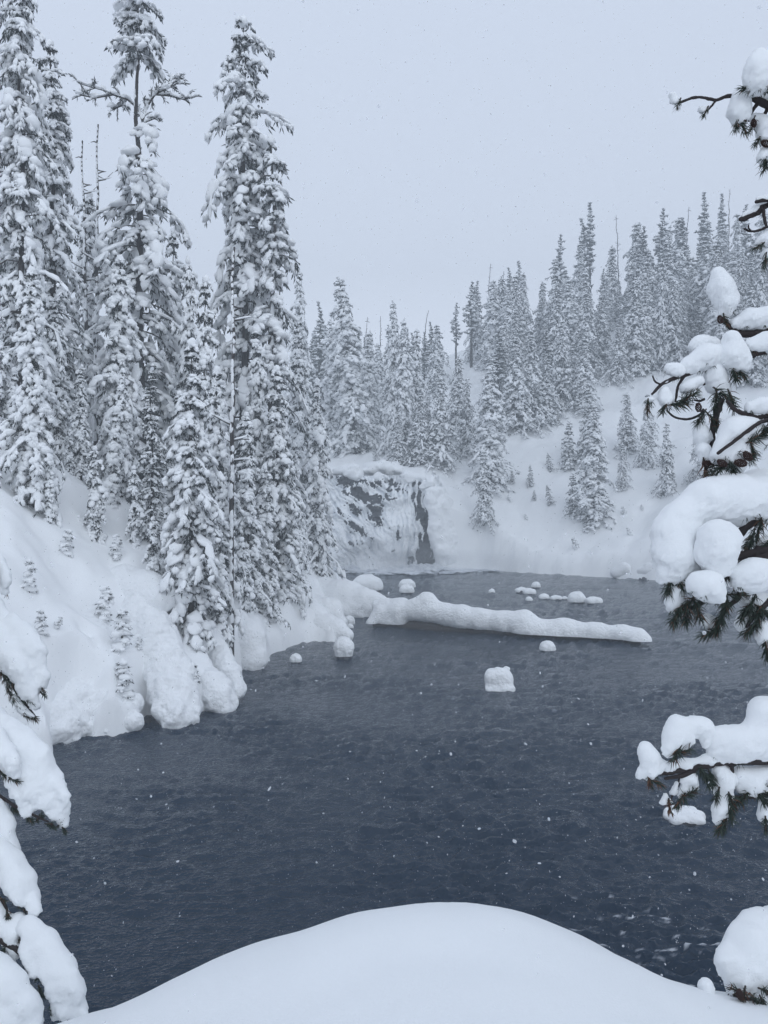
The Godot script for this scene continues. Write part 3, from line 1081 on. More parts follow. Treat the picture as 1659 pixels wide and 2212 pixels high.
	mb = lumps(chains([[[802, 1346, 12, 37.3], [825, 1326, 17, 37.5], [862, 1322, 22, 37.2], [900, 1316, 20, 36.9], [922, 1300, 22, 36.8]], [[842, 1344, 14, 37.2], [858, 1346, 11, 37.0]], [[928, 1320, 25, 36.7], [968, 1328, 21, 36.3], [1000, 1333, 23, 35.9], [1040, 1339, 22, 35.5], [1090, 1344, 22, 35.0]],
		[[1090, 1344, 22, 35.0], [1132, 1348, 27, 34.6], [1150, 1360, 22, 34.3], [1220, 1362, 24, 33.9], [1290, 1369, 21, 33.3], [1345, 1373, 20, 32.8], [1378, 1380, 19, 32.4], [1392, 1386, 15, 32.25]], [[1130, 1366, 14, 34.3], [1200, 1376, 12, 33.8], [1275, 1384, 9, 33.3]], [[1370, 1392, 5, 32.3], [1397, 1396, 4, 32.15]], [[815, 1308, 13, 38.0], [870, 1306, 16, 37.7]]]), 0.065, 0.35, 0.04, 1.7, 0.2)
	shift(mb, -o.position)
	put("snow_cover", mb.mesh(), M.crusted_snow, o)
	var pts := PackedVector3Array()
	var rad := PackedFloat32Array()
	for k in 26:
		var f := k / 25.0
		var u := lerpf(812, 1385, f)
		var q := on_water(u, lerpf(1353, 1391, pow(f, 0.9)))
		pts.append(Vector3(q.x, 0.10 + 0.05 * nz.get_noise_1d(k * 0.7), q.z - 0.14) - o.position)
		rad.append(lerpf(0.30, 0.13, f) * (1.0 + 0.12 * nz.get_noise_1d(k * 1.3 + 50.0)))
	mb = MB.new()
	tube(mb, pts, rad, 12)
	put("trunk", mb.mesh(), M.bark, o)
	for q in [[1318, 1386, 33.0], [1345, 1388, 32.7], [1296, 1386, 33.2]]:
		var a := at(q[0], q[1], q[2]) - o.position
		mb = MB.new()
		tube(mb, PackedVector3Array([a + Vector3(0, 0.1, -0.1), a + Vector3(0.05, -0.05, 0.05), a + Vector3(0.12, -0.3, 0.12)]), PackedFloat32Array([0.06, 0.05, 0.03]), 6)
		put("branch_stub", mb.mesh(), M.bark, o)

# ---------------------------------------------------------------- conifers

func kite(mb: MB, p: Vector3, dir: Vector3, l: float, w: float, c: Color) -> void:
	var side := dir.cross(Vector3(rr(-1, 1), rr(-1, 1), rr(-1, 1))).normalized() * w * 0.5
	var b := mb.v.size()
	var m := p + dir * (l * 0.42)
	mb.v.append(p)
	mb.v.append(m + side)
	mb.v.append(p + dir * l)
	mb.v.append(m - side)
	var nn := side.cross(dir).normalized()
	if nn.y < 0.0:
		nn = -nn
		mb.tri(b, b + 3, b + 2)
		mb.tri(b, b + 2, b + 1)
	else:
		mb.tri(b, b + 1, b + 2)
		mb.tri(b, b + 2, b + 3)
	for k in 4:
		mb.n.append(nn)
		mb.c.append(c)

func needle_color(dry: float = 0.0) -> Color:
	var f := rr(0.6, 1.4)
	return Color(0.052 * f, 0.060 * f, 0.060 * f).lerp(Color(0.075 * f, 0.05 * f, 0.035 * f), dry * rr(0.0, 1.0))

# builds one tree; its parts are trunk, foliage and snow_cover
# H height, R crown radius, n whorls, nb branches each, pw profile, pitch and droop of branches, snow thickness, fingers, needle count,
# low lowest branches, gaps [[from, to, keep]], kw needle width, kl needle length
func make_conifer(sd: int, o: Dictionary) -> Dictionary:
	rng.seed = sd
	var H: float = o.H
	var R: float = o.R
	var tr := MB.new()
	var fo := MB.new()
	var sn := MB.new()
	var low: float = o.get("low", 0.02)
	var n: int = o.n
	var lean: float = o.get("lean", 0.0)
	var bend := Vector3(rr(-1, 1), 0, rr(-1, 1)) * lean
	var pts := PackedVector3Array()
	var rad := PackedFloat32Array()
	var thick: float = o.get("trunk", 0.011) * H
	for k in 13:
		var f := k / 12.0
		pts.append(Vector3(0, f * H - (0.6 if k == 0 else 0.0), 0) + bend * f * f * H + Vector3(nz.get_noise_1d(sd + f * 3.0), 0, nz.get_noise_1d(sd + 90 + f * 3.0)) * 0.012 * H * f)
		rad.append(lerpf(thick, thick * 0.10, pow(f, 0.8)))
	tube(tr, pts, rad, 7)
	var snow: float = o.snow
	var fing: int = o.fing
	var need: int = o.need
	var kl: float = o.kl
	var kw: float = o.kw
	var az := rr(0, TAU)
	for w in n:
		var t := low + (1.0 - low) * pow((w + rr(0.1, 0.9)) / n, o.get("even", 0.9))
		var keep := 1.0
		for g in o.get("gaps", []):
			if t > g[0] and t < g[1]:
				keep = g[2]
		var nb := int(rr(o.nb[0], o.nb[1] + 0.99))
		var fk := t * 12.0
		var ik := mini(int(fk), 11)
		var axis := pts[ik].lerp(pts[ik + 1], fk - ik)
		for b in nb:
			az += 2.39996 + rr(-0.35, 0.35)
			if rng.randf() > keep:
				continue
			var prof := pow(1.0 - t, o.pw) * lerpf(1.0, smoothstep(-0.02, 0.16, t - low), o.get("under", 0.5))
			var patch := 0.82 + 0.55 * nz.get_noise_3d(cos(az) * 1.2 + sd, t * 7.0, sin(az) * 1.2)
			var L := (R * prof * patch + R * 0.11) * (rr(0.5, 1.0) if rng.randf() < 0.85 else rr(1.0, 1.25))
			var dirh := Vector3(cos(az), 0, sin(az))
			var pitch: float = o.pitch + rr(-0.15, 0.15) + maxf(0.0, t - 0.8) * 2.2
			var droop: float = o.droop * rr(0.6, 1.4)
			var seg := 4 if L > R * 0.3 else 3
			var st := L / seg
			var p := axis
			var bp := PackedVector3Array([p])
			var br := PackedFloat32Array([thick * 0.22 * (1.0 - t * 0.6)])
			var dirs: Array[Vector3] = []
			for k in seg:
				var a := pitch - droop * (k + 0.5) / seg
				var dv := dirh * cos(a) + Vector3.UP * sin(a)
				dirs.append(dv)
				p += dv * st
				bp.append(p)
				br.append(br[0] * (1.0 - 0.8 * (k + 1) / seg))
			if L > R * 0.25:
				tube(tr, bp, br, 3)
			var full := clampf(0.85 + 0.7 * nz.get_noise_3d(cos(az) * 1.6 + sd * 3.0, t * 9.0, sin(az) * 1.6), 0.3, 1.4) * rr(0.7, 1.2) * (1.3 if rng.randf() < 0.08 else 1.0)
			var bare: bool = rng.randf() < o.get("bare", 0.08)
			var lat := dirh.cross(Vector3.UP)
			var sz := clampf(L / (R * 0.45), 0.42, 1.0)
			for k in range(0 if t > 0.7 else 1, seg):
				var q := bp[k].lerp(bp[k + 1], rr(0.35, 0.75))
				var wd: float = snow * full * rr(0.6, 1.15) * (0.6 + 0.5 * sin(PI * (k + 0.6) / seg)) * sz
				if not bare and rng.randf() < (0.95 if t > 0.85 else o.get("pads", 0.8)):
					blob(sn, Transform3D(along(dirs[k] + Vector3(rr(-.2, .2), rr(-.15, .15), rr(-.2, .2)), maxf(st * rr(0.55, 0.8), wd * 0.8), wd * rr(0.45, 0.75), wd * rr(0.8, 1.2)), q + Vector3(0, wd * 0.32, 0) + lat * rr(-0.3, 0.3) * wd))
				for j in need:
					var s := rr(-1, 1)
					var dn := (dirs[k] * rr(0.2, 1.0) + lat * s * 0.9 + Vector3(0, rr(-1.0, 0.0), 0)).normalized()
					kite(fo, q - dirs[k] * st * rr(-0.5, 0.5) + Vector3(0, -wd * 0.1, 0), dn, kl * rr(0.6, 1.3) * sz, kw * rr(0.7, 1.3), needle_color(o.get("dry", 0.0)))
			# twigs to both sides and hanging, each with its own finger of snow
			for j in fing:
				var fpos := pow(rng.randf(), 0.7)
				var k := clampi(int(fpos * seg), 0, seg - 1)
				var s := rr(-1.0, 1.0)
				var dv: Vector3 = (dirs[k] * rr(0.3, 0.9) + lat * s * 1.1 + Vector3(0, rr(-1.0, -0.1), 0) * o.get("hang", 1.0)).normalized()
				var fl: float = o.finger * rr(0.7, 1.35) * sz
				var reach: float = (1.0 - absf(s) * 0.3) * L * 0.3 * o.get("spread", 1.0)
				var q: Vector3 = bp[k].lerp(bp[k + 1], rng.randf()) + lat * s * reach * (1.15 - fpos) + Vector3(0, -absf(s) * reach * 0.35 * o.get("hang", 1.0), 0)
				var wd: float = fl * rr(0.30, 0.46)
				if not bare and rng.randf() < o.get("cover", 0.93):
					blob(sn, Transform3D(along(dv, fl * 0.55, wd * rr(0.7, 1.0), wd), q + dv * fl * 0.4 + Vector3(0, wd * 0.25, 0)), true)
				for i in int(o.get("fneed", 3)):
					var dn := (dv + Vector3(rr(-0.7, 0.7), rr(-0.9, 0.1), rr(-0.7, 0.7))).normalized()
					kite(fo, q + dv * fl * rr(-0.2, 0.8) - Vector3(0, wd * 0.4, 0), dn, kl * rr(0.6, 1.2) * sz, kw * rr(0.7, 1.3), needle_color(o.get("dry", 0.0)))
	# the tip
	var tip := pts[12]
	var ts: float = o.get("tip", snow * 0.75)
	blob(sn, Transform3D(Basis.from_scale(Vector3(ts, ts * 1.5, ts)), tip - Vector3(0, ts * 0.3, 0)))
	for k in 10:
		kite(fo, tip - Vector3(0, rr(0, 0.05) * H, 0), Vector3(rr(-1, 1), rr(0.2, 1.2), rr(-1, 1)).normalized(), kl, kw, needle_color())
	# snow plastered on the trunk where it shows
	for k in int(o.get("plaster", 0)):
		var f := rr(0.05, 0.95)
		var ik := mini(int(f * 12), 11)
		var q := pts[ik].lerp(pts[ik + 1], f * 12 - ik)
		var rq := lerpf(rad[ik], rad[ik + 1], 0.5)
		blob(sn, Transform3D(Basis.from_scale(Vector3(rq * 0.9, rq * rr(2.0, 6.0), rq * 0.9)), q + Vector3(rr(-0.5, 0.5) * rq, 0, rq * 0.55)))
	var outs := PackedFloat32Array()
	for q in range(0, sn.v.size(), 7):
		outs.append(Vector2(sn.v[q].x - bend.x * sn.v[q].y * sn.v[q].y / H, sn.v[q].z).length())
	outs.sort()
	R = outs[int(outs.size() * 0.965)]
	var out := {"trunk": tr.mesh(), "snow_cover": sn.mesh(), "H": H, "R": R, "tris": (tr.i.size() + fo.i.size() + sn.i.size()) / 3}
	if fo.v.size() > 0:
		out.foliage = fo.mesh()
	return out

# a sapling caked in snow: a leaning stack of uneven lumps, dark sprays hanging out below each
func make_caked(sd: int) -> Dictionary:
	rng.seed = sd
	var H := 2.2
	var tr := MB.new()
	var fo := MB.new()
	var sn := MB.new()
	tube(tr, PackedVector3Array([Vector3(0, -0.3, 0), Vector3(0.02, H * 0.5, 0), Vector3(0.05, H * 0.92, 0)]), PackedFloat32Array([0.035, 0.025, 0.01]), 6)
	var y := 0.35
	while y < H:
		var f := y / H
		var r := lerpf(0.30, 0.13, f) * rr(0.8, 1.2)
		for k in 2 + int(rng.randf() < 0.6):
			var a := rr(0, TAU)
			var c := Vector3(cos(a) * r * rr(0.2, 0.75), y + rr(-0.1, 0.1), sin(a) * r * rr(0.2, 0.75))
			blob(sn, Transform3D(along(Vector3(cos(a), rr(-0.9, -0.2), sin(a)), r * rr(0.75, 1.15), r * rr(0.6, 0.95), r * rr(0.6, 0.9)), c))
			for j in 3:
				var b := a + rr(-0.9, 0.9)
				var dv := Vector3(cos(b), rr(-1.3, -0.4), sin(b)).normalized()
				blob(sn, Transform3D(along(dv, r * rr(0.4, 0.6), r * 0.28, r * 0.3), c + dv * r * 0.9), true)
			for j in 9:
				var b := a + rr(-1.2, 1.2)
				kite(fo, c + Vector3(cos(b), -0.5, sin(b)) * r * 0.6, Vector3(cos(b), rr(-1.8, -0.3), sin(b)).normalized(), rr(0.10, 0.22), 0.035, needle_color())
		y += r * rr(0.9, 1.35)
	blob(sn, Transform3D(Basis.from_scale(Vector3(0.14, 0.17, 0.14)), Vector3(0.05, H - 0.1, 0)))
	return {"trunk": tr.mesh(), "foliage": fo.mesh(), "snow_cover": sn.mesh(), "H": H, "R": 0.36, "tris": (tr.i.size() + fo.i.size() + sn.i.size()) / 3}

# a dead pole: bare trunk, a few broken branches, snow along its windward side
func make_snag(sd: int, H: float, r: float, branches: int, curve: float, plaster: float) -> Dictionary:
	rng.seed = sd
	var tr := MB.new()
	var sn := MB.new()
	var pts := PackedVector3Array()
	var rad := PackedFloat32Array()
	var side := Vector3(1, 0, rr(-0.5, 0.5))
	for k in 15:
		var f := k / 14.0
		pts.append(Vector3(0, f * H - (0.5 if k == 0 else 0.0), 0) + side * curve * H * f * f + Vector3(nz.get_noise_1d(sd + f * 6.0), 0, nz.get_noise_1d(sd + 40 + f * 6.0)) * 0.02 * H * f * (0.35 if plaster > 0.0 else 1.0))
		rad.append(lerpf(r, r * 0.3, f))
	tube(tr, pts, rad, 7)
	for b in branches:
		var f := rr(0.35, 0.97)
		var ik := mini(int(f * 14), 13)
		var q := pts[ik].lerp(pts[ik + 1], f * 14 - ik)
		var a := rr(0, TAU)
		var l := H * rr(0.02, 0.075) * (1.4 - f * 0.7)
		var d := Vector3(cos(a), rr(-0.3, 0.6), sin(a)).normalized()
		tube(tr, PackedVector3Array([q, q + d * l * 0.5, q + d * l + Vector3(0, rr(-0.2, 0.4) * l, 0)]), PackedFloat32Array([r * 0.25, r * 0.17, r * 0.08]), 4)
		if plaster > 0.0 and l > 0.5:
			blob(sn, Transform3D(along(d, l * 0.4, r * 0.4, r * 0.45), q + d * l * 0.5 + Vector3(0, r * 0.3, 0)))
	var y := 0.3
	while y < H * 0.99:
		var f := y / H
		var ik := mini(int(f * 14), 13)
		var q := pts[ik].lerp(pts[ik + 1], f * 14 - ik)
		var rq := lerpf(r, r * 0.3, f)
		if rng.randf() < plaster:
			blob(sn, Transform3D(Basis.from_scale(Vector3(rq * 1.0, rq * rr(2.0, 4.5), rq * 1.0)), q + Vector3(rr(-0.4, 0.2) * rq, 0, rq * rr(0.25, 0.5))))
		y += rq * rr(2.0, 4.0) + 0.05
	var out := {"trunk": tr.mesh(), "H": H, "R": r, "tris": 0}
	if sn.v.size() > 0:
		out.snow_cover = sn.mesh()
	return out

# a lodgepole of the far ridge: bare lower trunk, tufted open crown with little snow
func make_pine(sd: int, o: Dictionary) -> Dictionary:
	rng.seed = sd
	var H: float = o.H
	var tr := MB.new()
	var fo := MB.new()
	var sn := MB.new()
	var pts := PackedVector3Array()
	var rad := PackedFloat32Array()
	for k in 11:
		var f := k / 10.0
		pts.append(Vector3(0, f * H - (0.6 if k == 0 else 0.0), 0) + Vector3(nz.get_noise_1d(sd + f * 3.0), 0, nz.get_noise_1d(sd + 90 + f * 3.0)) * 0.02 * H * f)
		rad.append(lerpf(0.016 * H, 0.002 * H, f))
	tube(tr, pts, rad, 6)
	var az := 0.0
	for w in int(o.n):
		var t: float = o.low + (1.0 - o.low) * pow((w + rng.randf()) / o.n, 0.85)
		az += 2.39996 + rr(-0.5, 0.5)
		var ik := mini(int(t * 10), 9)
		var q := pts[ik].lerp(pts[ik + 1], t * 10 - ik)
		var L: float = o.R * (pow(1.0 - t, 0.8) + 0.04) * rr(0.35, 1.15) * lerpf(0.55, 1.0, smoothstep(o.low, o.low + 0.2, t))
		var a := rr(-0.1, 0.45)
		var d := Vector3(cos(az) * cos(a), sin(a), sin(az) * cos(a))
		tube(tr, PackedVector3Array([q, q + d * L * 0.5, q + d * L]), PackedFloat32Array([0.004 * H, 0.003 * H, 0.001 * H]), 3)
		for c in 3:
			var m := q + d * L * (0.45 + 0.28 * c) + Vector3(rr(-0.2, 0.2), rr(-0.1, 0.15), rr(-0.2, 0.2)) * L * 0.7
			var s: float = o.tuft * rr(0.55, 1.15) * lerpf(1.0, 0.5, smoothstep(0.6, 1.0, t))
			for k in int(o.need):
				var dn := Vector3(rr(-1, 1), rr(-0.6, 1.1), rr(-1, 1)).normalized()
				kite(fo, m, dn, s * rr(0.7, 1.2), s * 0.34, needle_color())
			if rng.randf() < o.cover:
				blob(sn, Transform3D(Basis.from_scale(Vector3(s * rr(0.6, 1.0), s * rr(0.3, 0.45), s * rr(0.6, 1.0))), m + Vector3(0, s * 0.35, 0)))
	return {"trunk": tr.mesh(), "foliage": fo.mesh(), "snow_cover": sn.mesh(), "H": H, "R": o.R, "tris": (tr.i.size() + fo.i.size() + sn.i.size()) / 3}

func tree(kind: String, called: String, foot: Vector3, h: float, w: float, label: String, category: String, group: String = "", turn: float = -1.0, lean := Vector2.ZERO) -> Node3D:
	var p: Dictionary = protos[kind]
	var o := base(called, foot, label, category, group)
	var sy: float = h / p.H
	var sx: float = w * 0.5 / p.R if w > 0.0 else 1.0
	if w == 0.0 and not kind.begins_with("snag"):
		sx = sy
	if w > 0.0:
		sx = clampf(sx, sy * 0.7, sy * (1.6 if kind.begins_with("far") or kind.begins_with("sap") else 1.15))
	var b := Basis(Vector3.UP, rr(0, TAU) if turn < 0.0 else turn)
	if lean != Vector2.ZERO:
		b = Basis(Vector3(0, 0, 1), -lean.x) * Basis(Vector3(1, 0, 0), lean.y) * b
	for part in ["trunk", "foliage", "snow_cover"]:
		if p.has(part):
			var m: Material = M.tree_snow if part == "snow_cover" else M.needles if part == "foliage" else M.get("grey_wood") if p.get("grey", false) else M.bark
			var c := put(part, p[part], m, o)
			c.transform = Transform3D(b * Basis.from_scale(Vector3(sx, sy, sx)), Vector3.ZERO)
	return o

# a tree that stands on the ground at distance d under column u, as tall as the picture's row v_top asks and w picture units wide
func fir(kind: String, u: float, v_top: float, d: float, w: float, label: String, called: String = "fir_tree", category: String = "tree", group: String = "", lean := Vector2.ZERO) -> void:
	var foot := stand(u, d)
	var top := EYE.y - (v_top - CV) / F * d
	foot.y -= 0.15
	tree(kind, called, foot, maxf(top - foot.y, 0.5), w / F * d, label, category, group, 0.0 if kind == "snag_a" else -1.0, lean)

# a tree whose foot shows in the picture at (u, v)
func foot_fir(kind: String, u: float, v: float, v_top: float, w: float, d0: float, label: String, called: String = "fir_tree", group: String = "", lean := Vector2.ZERO) -> void:
	var foot := seen_ground(u, v, d0, true)
	if foot == Vector3.INF:
		print("no ground at ", u, " ", v)
		return
	var d := -foot.z
	var top := EYE.y - (v_top - CV) / F * d
	tree(kind, called, foot - Vector3(0, 0.1, 0), maxf(top - foot.y, 0.4), w / F * d, label, "tree", group, -1.0, lean)

func build_trees() -> void:
	# big spruces of the near left bank
	var big := {"H": 24.0, "R": 3.5, "n": 46, "nb": [3, 6], "pw": 0.5, "pitch": 0.0, "droop": 1.3, "snow": 0.31, "fing": 14, "hang": 1.9, "pads": 0.92, "spread": 0.75, "need": 4, "kl": 0.34, "kw": 0.075, "finger": 0.34, "fneed": 2}
	protos.big_a = make_conifer(101, big)
	protos.big_b = make_conifer(102, big.merged({"snow": 0.36, "pitch": 0.1, "droop": 1.5, "n": 42, "R": 3.3, "pw": 0.42}, true))
	protos.big_c = make_conifer(103, big.merged({"snow": 0.25, "pw": 0.62, "fing": 14, "R": 2.9, "finger": 0.38}, true))
	protos.split = make_conifer(104, big.merged({"R": 3.1, "gaps": [[0.735, 0.85, 0.0], [0.70, 0.735, 0.35], [0.38, 0.70, 0.75]], "snow": 0.34, "plaster": 20, "pw": 0.36, "trunk": 0.012}, true))
	protos.bare_pine = make_conifer(105, big.merged({"R": 2.0, "n": 36, "nb": [2, 4], "gaps": [[0.0, 0.35, 0.25]], "plaster": 24, "low": 0.1, "pw": 0.35, "trunk": 0.012}, true))
	# middle-sized firs in front
	var mid := {"H": 13.0, "R": 2.5, "n": 29, "nb": [4, 6], "pw": 0.7, "pitch": -0.15, "droop": 1.25, "snow": 0.25, "fing": 13, "hang": 2.0, "pads": 0.92, "spread": 0.75, "need": 4, "kl": 0.26, "kw": 0.055, "finger": 0.30, "fneed": 3, "under": 0.2}
	protos.mid_a = make_conifer(111, mid)
	protos.mid_b = make_conifer(112, mid.merged({"snow": 0.29, "droop": 1.45, "R": 2.2, "finger": 0.34}, true))
	protos.mid_c = make_conifer(113, mid.merged({"snow": 0.22, "pw": 0.55, "R": 1.9, "n": 30}, true))
	protos.twiggy = make_conifer(114, mid.merged({"snow": 0.11, "fing": 6, "pads": 0.9, "pitch": -0.05, "droop": 0.5, "R": 1.4, "plaster": 14, "n": 34, "trunk": 0.010, "finger": 0.22}, true))
	# small firs and saplings
	var small := {"H": 5.0, "R": 1.0, "n": 17, "nb": [3, 5], "pw": 0.6, "pitch": -0.25, "droop": 1.3, "hang": 2.0, "snow": 0.17, "fing": 9, "need": 4, "kl": 0.18, "kw": 0.04, "finger": 0.20, "under": 0.2}
	protos.small_a = make_conifer(121, small)
	protos.small_b = make_conifer(122, small.merged({"snow": 0.21, "n": 15, "R": 0.7, "finger": 0.24}, true))
	protos.sapling = make_caked(123)
	protos.sapling_b = make_caked(124)
	# firs of the far bank: neat, feathery, evenly frosted
	var far := {"H": 11.0, "R": 3.0, "n": 32, "nb": [5, 7], "pw": 0.95, "pitch": -0.45, "droop": 0.75, "hang": 1.5, "snow": 0.14, "fing": 10, "need": 3, "kl": 0.28, "kw": 0.06, "finger": 0.30, "fneed": 2, "under": 0.2, "pads": 0.7, "tip": 0.1}
	protos.far_a = make_conifer(131, far)
	protos.far_b = make_conifer(132, far.merged({"pw": 0.8, "R": 2.6, "snow": 0.15}, true))
	protos.far_c = make_conifer(133, far.merged({"pw": 1.0, "R": 3.3, "droop": 0.95, "snow": 0.16}, true))
	protos.far_d = make_conifer(134, far.merged({"pw": 0.7, "H": 16.0, "R": 2.6, "n": 42, "snow": 0.22, "droop": 1.1, "pitch": -0.2, "finger": 0.38}, true))
	protos.far_small = make_conifer(135, {"H": 3.6, "R": 0.85, "n": 16, "nb": [4, 6], "pw": 0.75, "pitch": -0.1, "droop": 0.7, "snow": 0.10, "fing": 5, "need": 4, "kl": 0.16, "kw": 0.035, "finger": 0.15, "under": 0.1})
	# lodgepoles on the ridge
	var pine := {"H": 16.0, "R": 2.3, "n": 44, "low": 0.34, "tuft": 0.5, "need": 12, "cover": 0.5}
	protos.pine_a = make_pine(141, pine)
	protos.pine_b = make_pine(142, pine.merged({"R": 1.7, "low": 0.45, "n": 38}, true))
	protos.pine_c = make_pine(143, pine.merged({"R": 2.0, "low": 0.2, "n": 60, "cover": 0.4}, true))
	protos.snag_a = make_snag(151, 12.0, 0.11, 16, 0.01, 0.95)
	protos.snag_b = make_snag(152, 10.0, 0.13, 26, 0.06, 0.0)
	protos.snag_c = make_snag(153, 9.0, 0.14, 9, 0.22, 0.0)
	protos.snag_b.grey = true
	protos.snag_c.grey = true
	var total := 0
	for k in protos:
		total += protos[k].tris
	print("tree triangles ", total)
	rng.seed = 900
	near_left()
	beyond_falls()
	far_hillside()
	behind_viewpoint()

# what a tree of the closed woods looks like and which singled-out neighbour it stands nearest to
var told := {}
func telling(kind: String, h: float, p: Vector3, anchors: Array) -> String:
	var d := -p.z
	var u := p.x / d * F + CU
	var v := CV - (p.y + h * 0.5 - EYE.y) / d * F
	var look: String = {"far_a": "cone-shaped fir", "far_b": "slender fir", "far_c": "broad drooping fir", "far_d": "lumpy-crowned spruce", "pine_c": "tufted pine", "pine_a": "open-crowned pine"}[kind]
	var size := "short" if h < 8.0 else "middling" if h < 10.5 else "tall" if h < 12.5 else "towering"
	var near: Array = anchors.duplicate()
	near.sort_custom(func(a, b): return Vector2(a[0] - u, a[1] - v).length() < Vector2(b[0] - u, b[1] - v).length())
	for a in near:
		var where := "on the falls side of" if a[0] - u > absf(a[1] - v) * 0.8 else "on the far side of" if u - a[0] > absf(a[1] - v) * 0.8 else "uphill behind" if v < a[1] else "downhill in front of"
		var text := "%s %s %s %s" % [size, look, where, a[2]]
		if not told.has(text):
			told[text] = true
			return text
	return "%s %s in the wood" % [size, look]

func near_left() -> void:
	var g := "snow-laden spruces on the near bank"
	fir("big_b", 45, -70, 27.5, 160, "tallest spruce at the picture's edge, its tip out of sight", "spruce_tree", "tree", g)
	fir("big_c", 112, 95, 31.5, 125, "slender spruce half hidden behind the edge spruce", "spruce_tree", "tree", g)
	fir("split", 305, -14, 34.0, 205, "tall spruce with a bare gap and dead limbs below its top tuft", "spruce_tree", "tree", g, Vector2(-0.008, 0))
	fir("big_a", 528, 48, 38.0, 205, "tall broad spruce with full crown standing nearest the falls", "spruce_tree", "tree", g)
	fir("bare_pine", 578, 300, 36.5, 130, "bare-trunked spruce leaning against the tall broad spruce", "spruce_tree", "tree", g, Vector2(0.015, 0))
	fir("snag_a", 207, 270, 35.0, 0, "taller of two snow-plastered dead poles beside the gapped spruce", "dead_tree", "tree", "dead poles on the near bank")
	fir("snag_a", 193, 305, 35.6, 0, "shorter of two snow-plastered dead poles beside the gapped spruce", "dead_tree", "tree", "dead poles on the near bank", Vector2(-0.03, 0))
	fir("snag_a", 499, 535, 25.5, 0, "thin snow-streaked dead pole rising out of the front firs", "dead_tree", "tree", "dead poles on the near bank")
	dead_limbs()
	fir("mid_c", 188, 420, 36.5, 105, "spruce crown filling the gap behind the two dead poles", "spruce_tree", "tree", g)
	fir("mid_a", 372, 500, 40.0, 110, "grey spruce behind the gapped spruce on the falls side", "spruce_tree", "tree", g)
	fir("big_c", 8, 330, 31.0, 150, "spruce crowding the picture's edge beside the tallest spruce", "spruce_tree", "tree", g)
	fir("mid_b", 258, 560, 31.0, 130, "wide spruce in front of the gapped spruce's lower trunk", "spruce_tree", "tree", g)
	fir("big_c", 646, 690, 47.0, 72, "slim spruce at the shore behind the front firs", "spruce_tree", "tree", g)
	fir("mid_c", 409, 563, 33.0, 75, "thin spire fir rising left of the dead pole", "fir_tree", "tree", g)
	fir("mid_a", 441, 605, 31.0, 110, "spire fir directly behind the dead pole", "fir_tree", "tree", g)
	fir("mid_b", 70, 585, 24.5, 120, "clumpy fir at the top of the smooth snow slope", "fir_tree", "tree", g)
	fir("mid_c", 120, 640, 28.5, 110, "fir tucked behind the clumpy fir on the slope", "fir_tree", "tree", g)
	fir("mid_a", 412, 742, 24.0, 180, "largest front fir drooping over the river bank", "fir_tree", "tree", g)
	fir("mid_b", 470, 800, 26.0, 105, "fir pressed against the largest front fir beside the dead pole", "fir_tree", "tree", g)
	fir("mid_a", 600, 798, 33.0, 140, "pointed front fir standing at the water's edge", "fir_tree", "tree", g)
	fir("mid_b", 555, 712, 34.0, 105, "narrow fir between the dead pole and the pointed front fir", "fir_tree", "tree", g)
	fir("mid_c", 535, 895, 30.5, 112, "shorter front fir just past the dead pole", "fir_tree", "tree", g)
	fir("mid_a", 686, 823, 44.0, 84, "outermost fir of the near bank, in front of the waterfall", "fir_tree", "tree", g)
	fir("mid_c", 646, 760, 46.0, 80, "fir behind the outermost fir of the near bank", "fir_tree", "tree", g)
	fir("mid_b", 636, 960, 41.0, 78, "low fir at the foot of the outermost fir", "fir_tree", "tree", g)
	fir("twiggy", 328, 788, 26.8, 105, "thin fir with bare snow-lined twigs and a visible trunk", "fir_tree", "tree", g)
	fir("mid_b", 265, 800, 28.5, 110, "fir with a knobbly snow tip above the small slope firs", "fir_tree", "tree", g)
	fir("mid_c", 175, 790, 28.0, 90, "narrow fir filling the middle of the slope stand", "fir_tree", "tree", g)
	fir("mid_a", 385, 850, 28.0, 110, "fir seen between the twiggy fir and the largest front fir", "fir_tree", "tree", g)
	fir("small_a", 206, 968, 25.5, 78, "small upright fir alone at the slope's upper edge", "fir_tree", "tree", g)
	fir("small_b", 240, 885, 27.5, 85, "small fir whose bent snowy top hooks sideways", "fir_tree", "tree", g, Vector2(0.05, 0))
	fir("small_a", 150, 930, 27.5, 70, "small fir behind the clumpy slope fir", "fir_tree", "tree", g)
	fir("small_b", 108, 985, 24.3, 62, "small fir leaning on the foot of the clumpy slope fir", "fir_tree", "tree", g)
	fir("small_a", 290, 1010, 26.2, 75, "small fir at the foot of the twiggy fir", "fir_tree", "tree", g)
	fir("small_b", 566, 1080, 31.5, 70, "small snow-clumped fir under the pointed front fir", "fir_tree", "tree", g)
	fir("small_a", 475, 1110, 25.2, 90, "small fir hanging over the water below the dead pole", "fir_tree", "tree", g)
	fir("small_b", 360, 1100, 25.2, 80, "small fir under the largest front fir's uphill side", "fir_tree", "tree", g)
	fir("small_b", 30, 800, 26.0, 80, "small fir at the picture's edge above the snow slope", "fir_tree", "tree", g)
	fir("mid_a", -10, 640, 26.0, 120, "fir cut by the picture's edge above the snow slope", "fir_tree", "tree", g)
	fir("small_a", 522, 1165, 29.0, 84, "small fir with drooping skirts between the square snow block and the dead pole", "fir_tree", "tree", g)
	fir("mid_c", 575, 1010, 31.6, 100, "bushy low fir in front of the pointed front fir", "fir_tree", "tree", g)
	fir("small_b", 612, 1150, 33.0, 80, "small fir hanging over the water below the pointed front fir", "fir_tree", "tree", g)
	fir("small_a", 645, 1080, 38.0, 64, "low bushy fir beside the outermost fir of the near bank", "fir_tree", "tree", g)
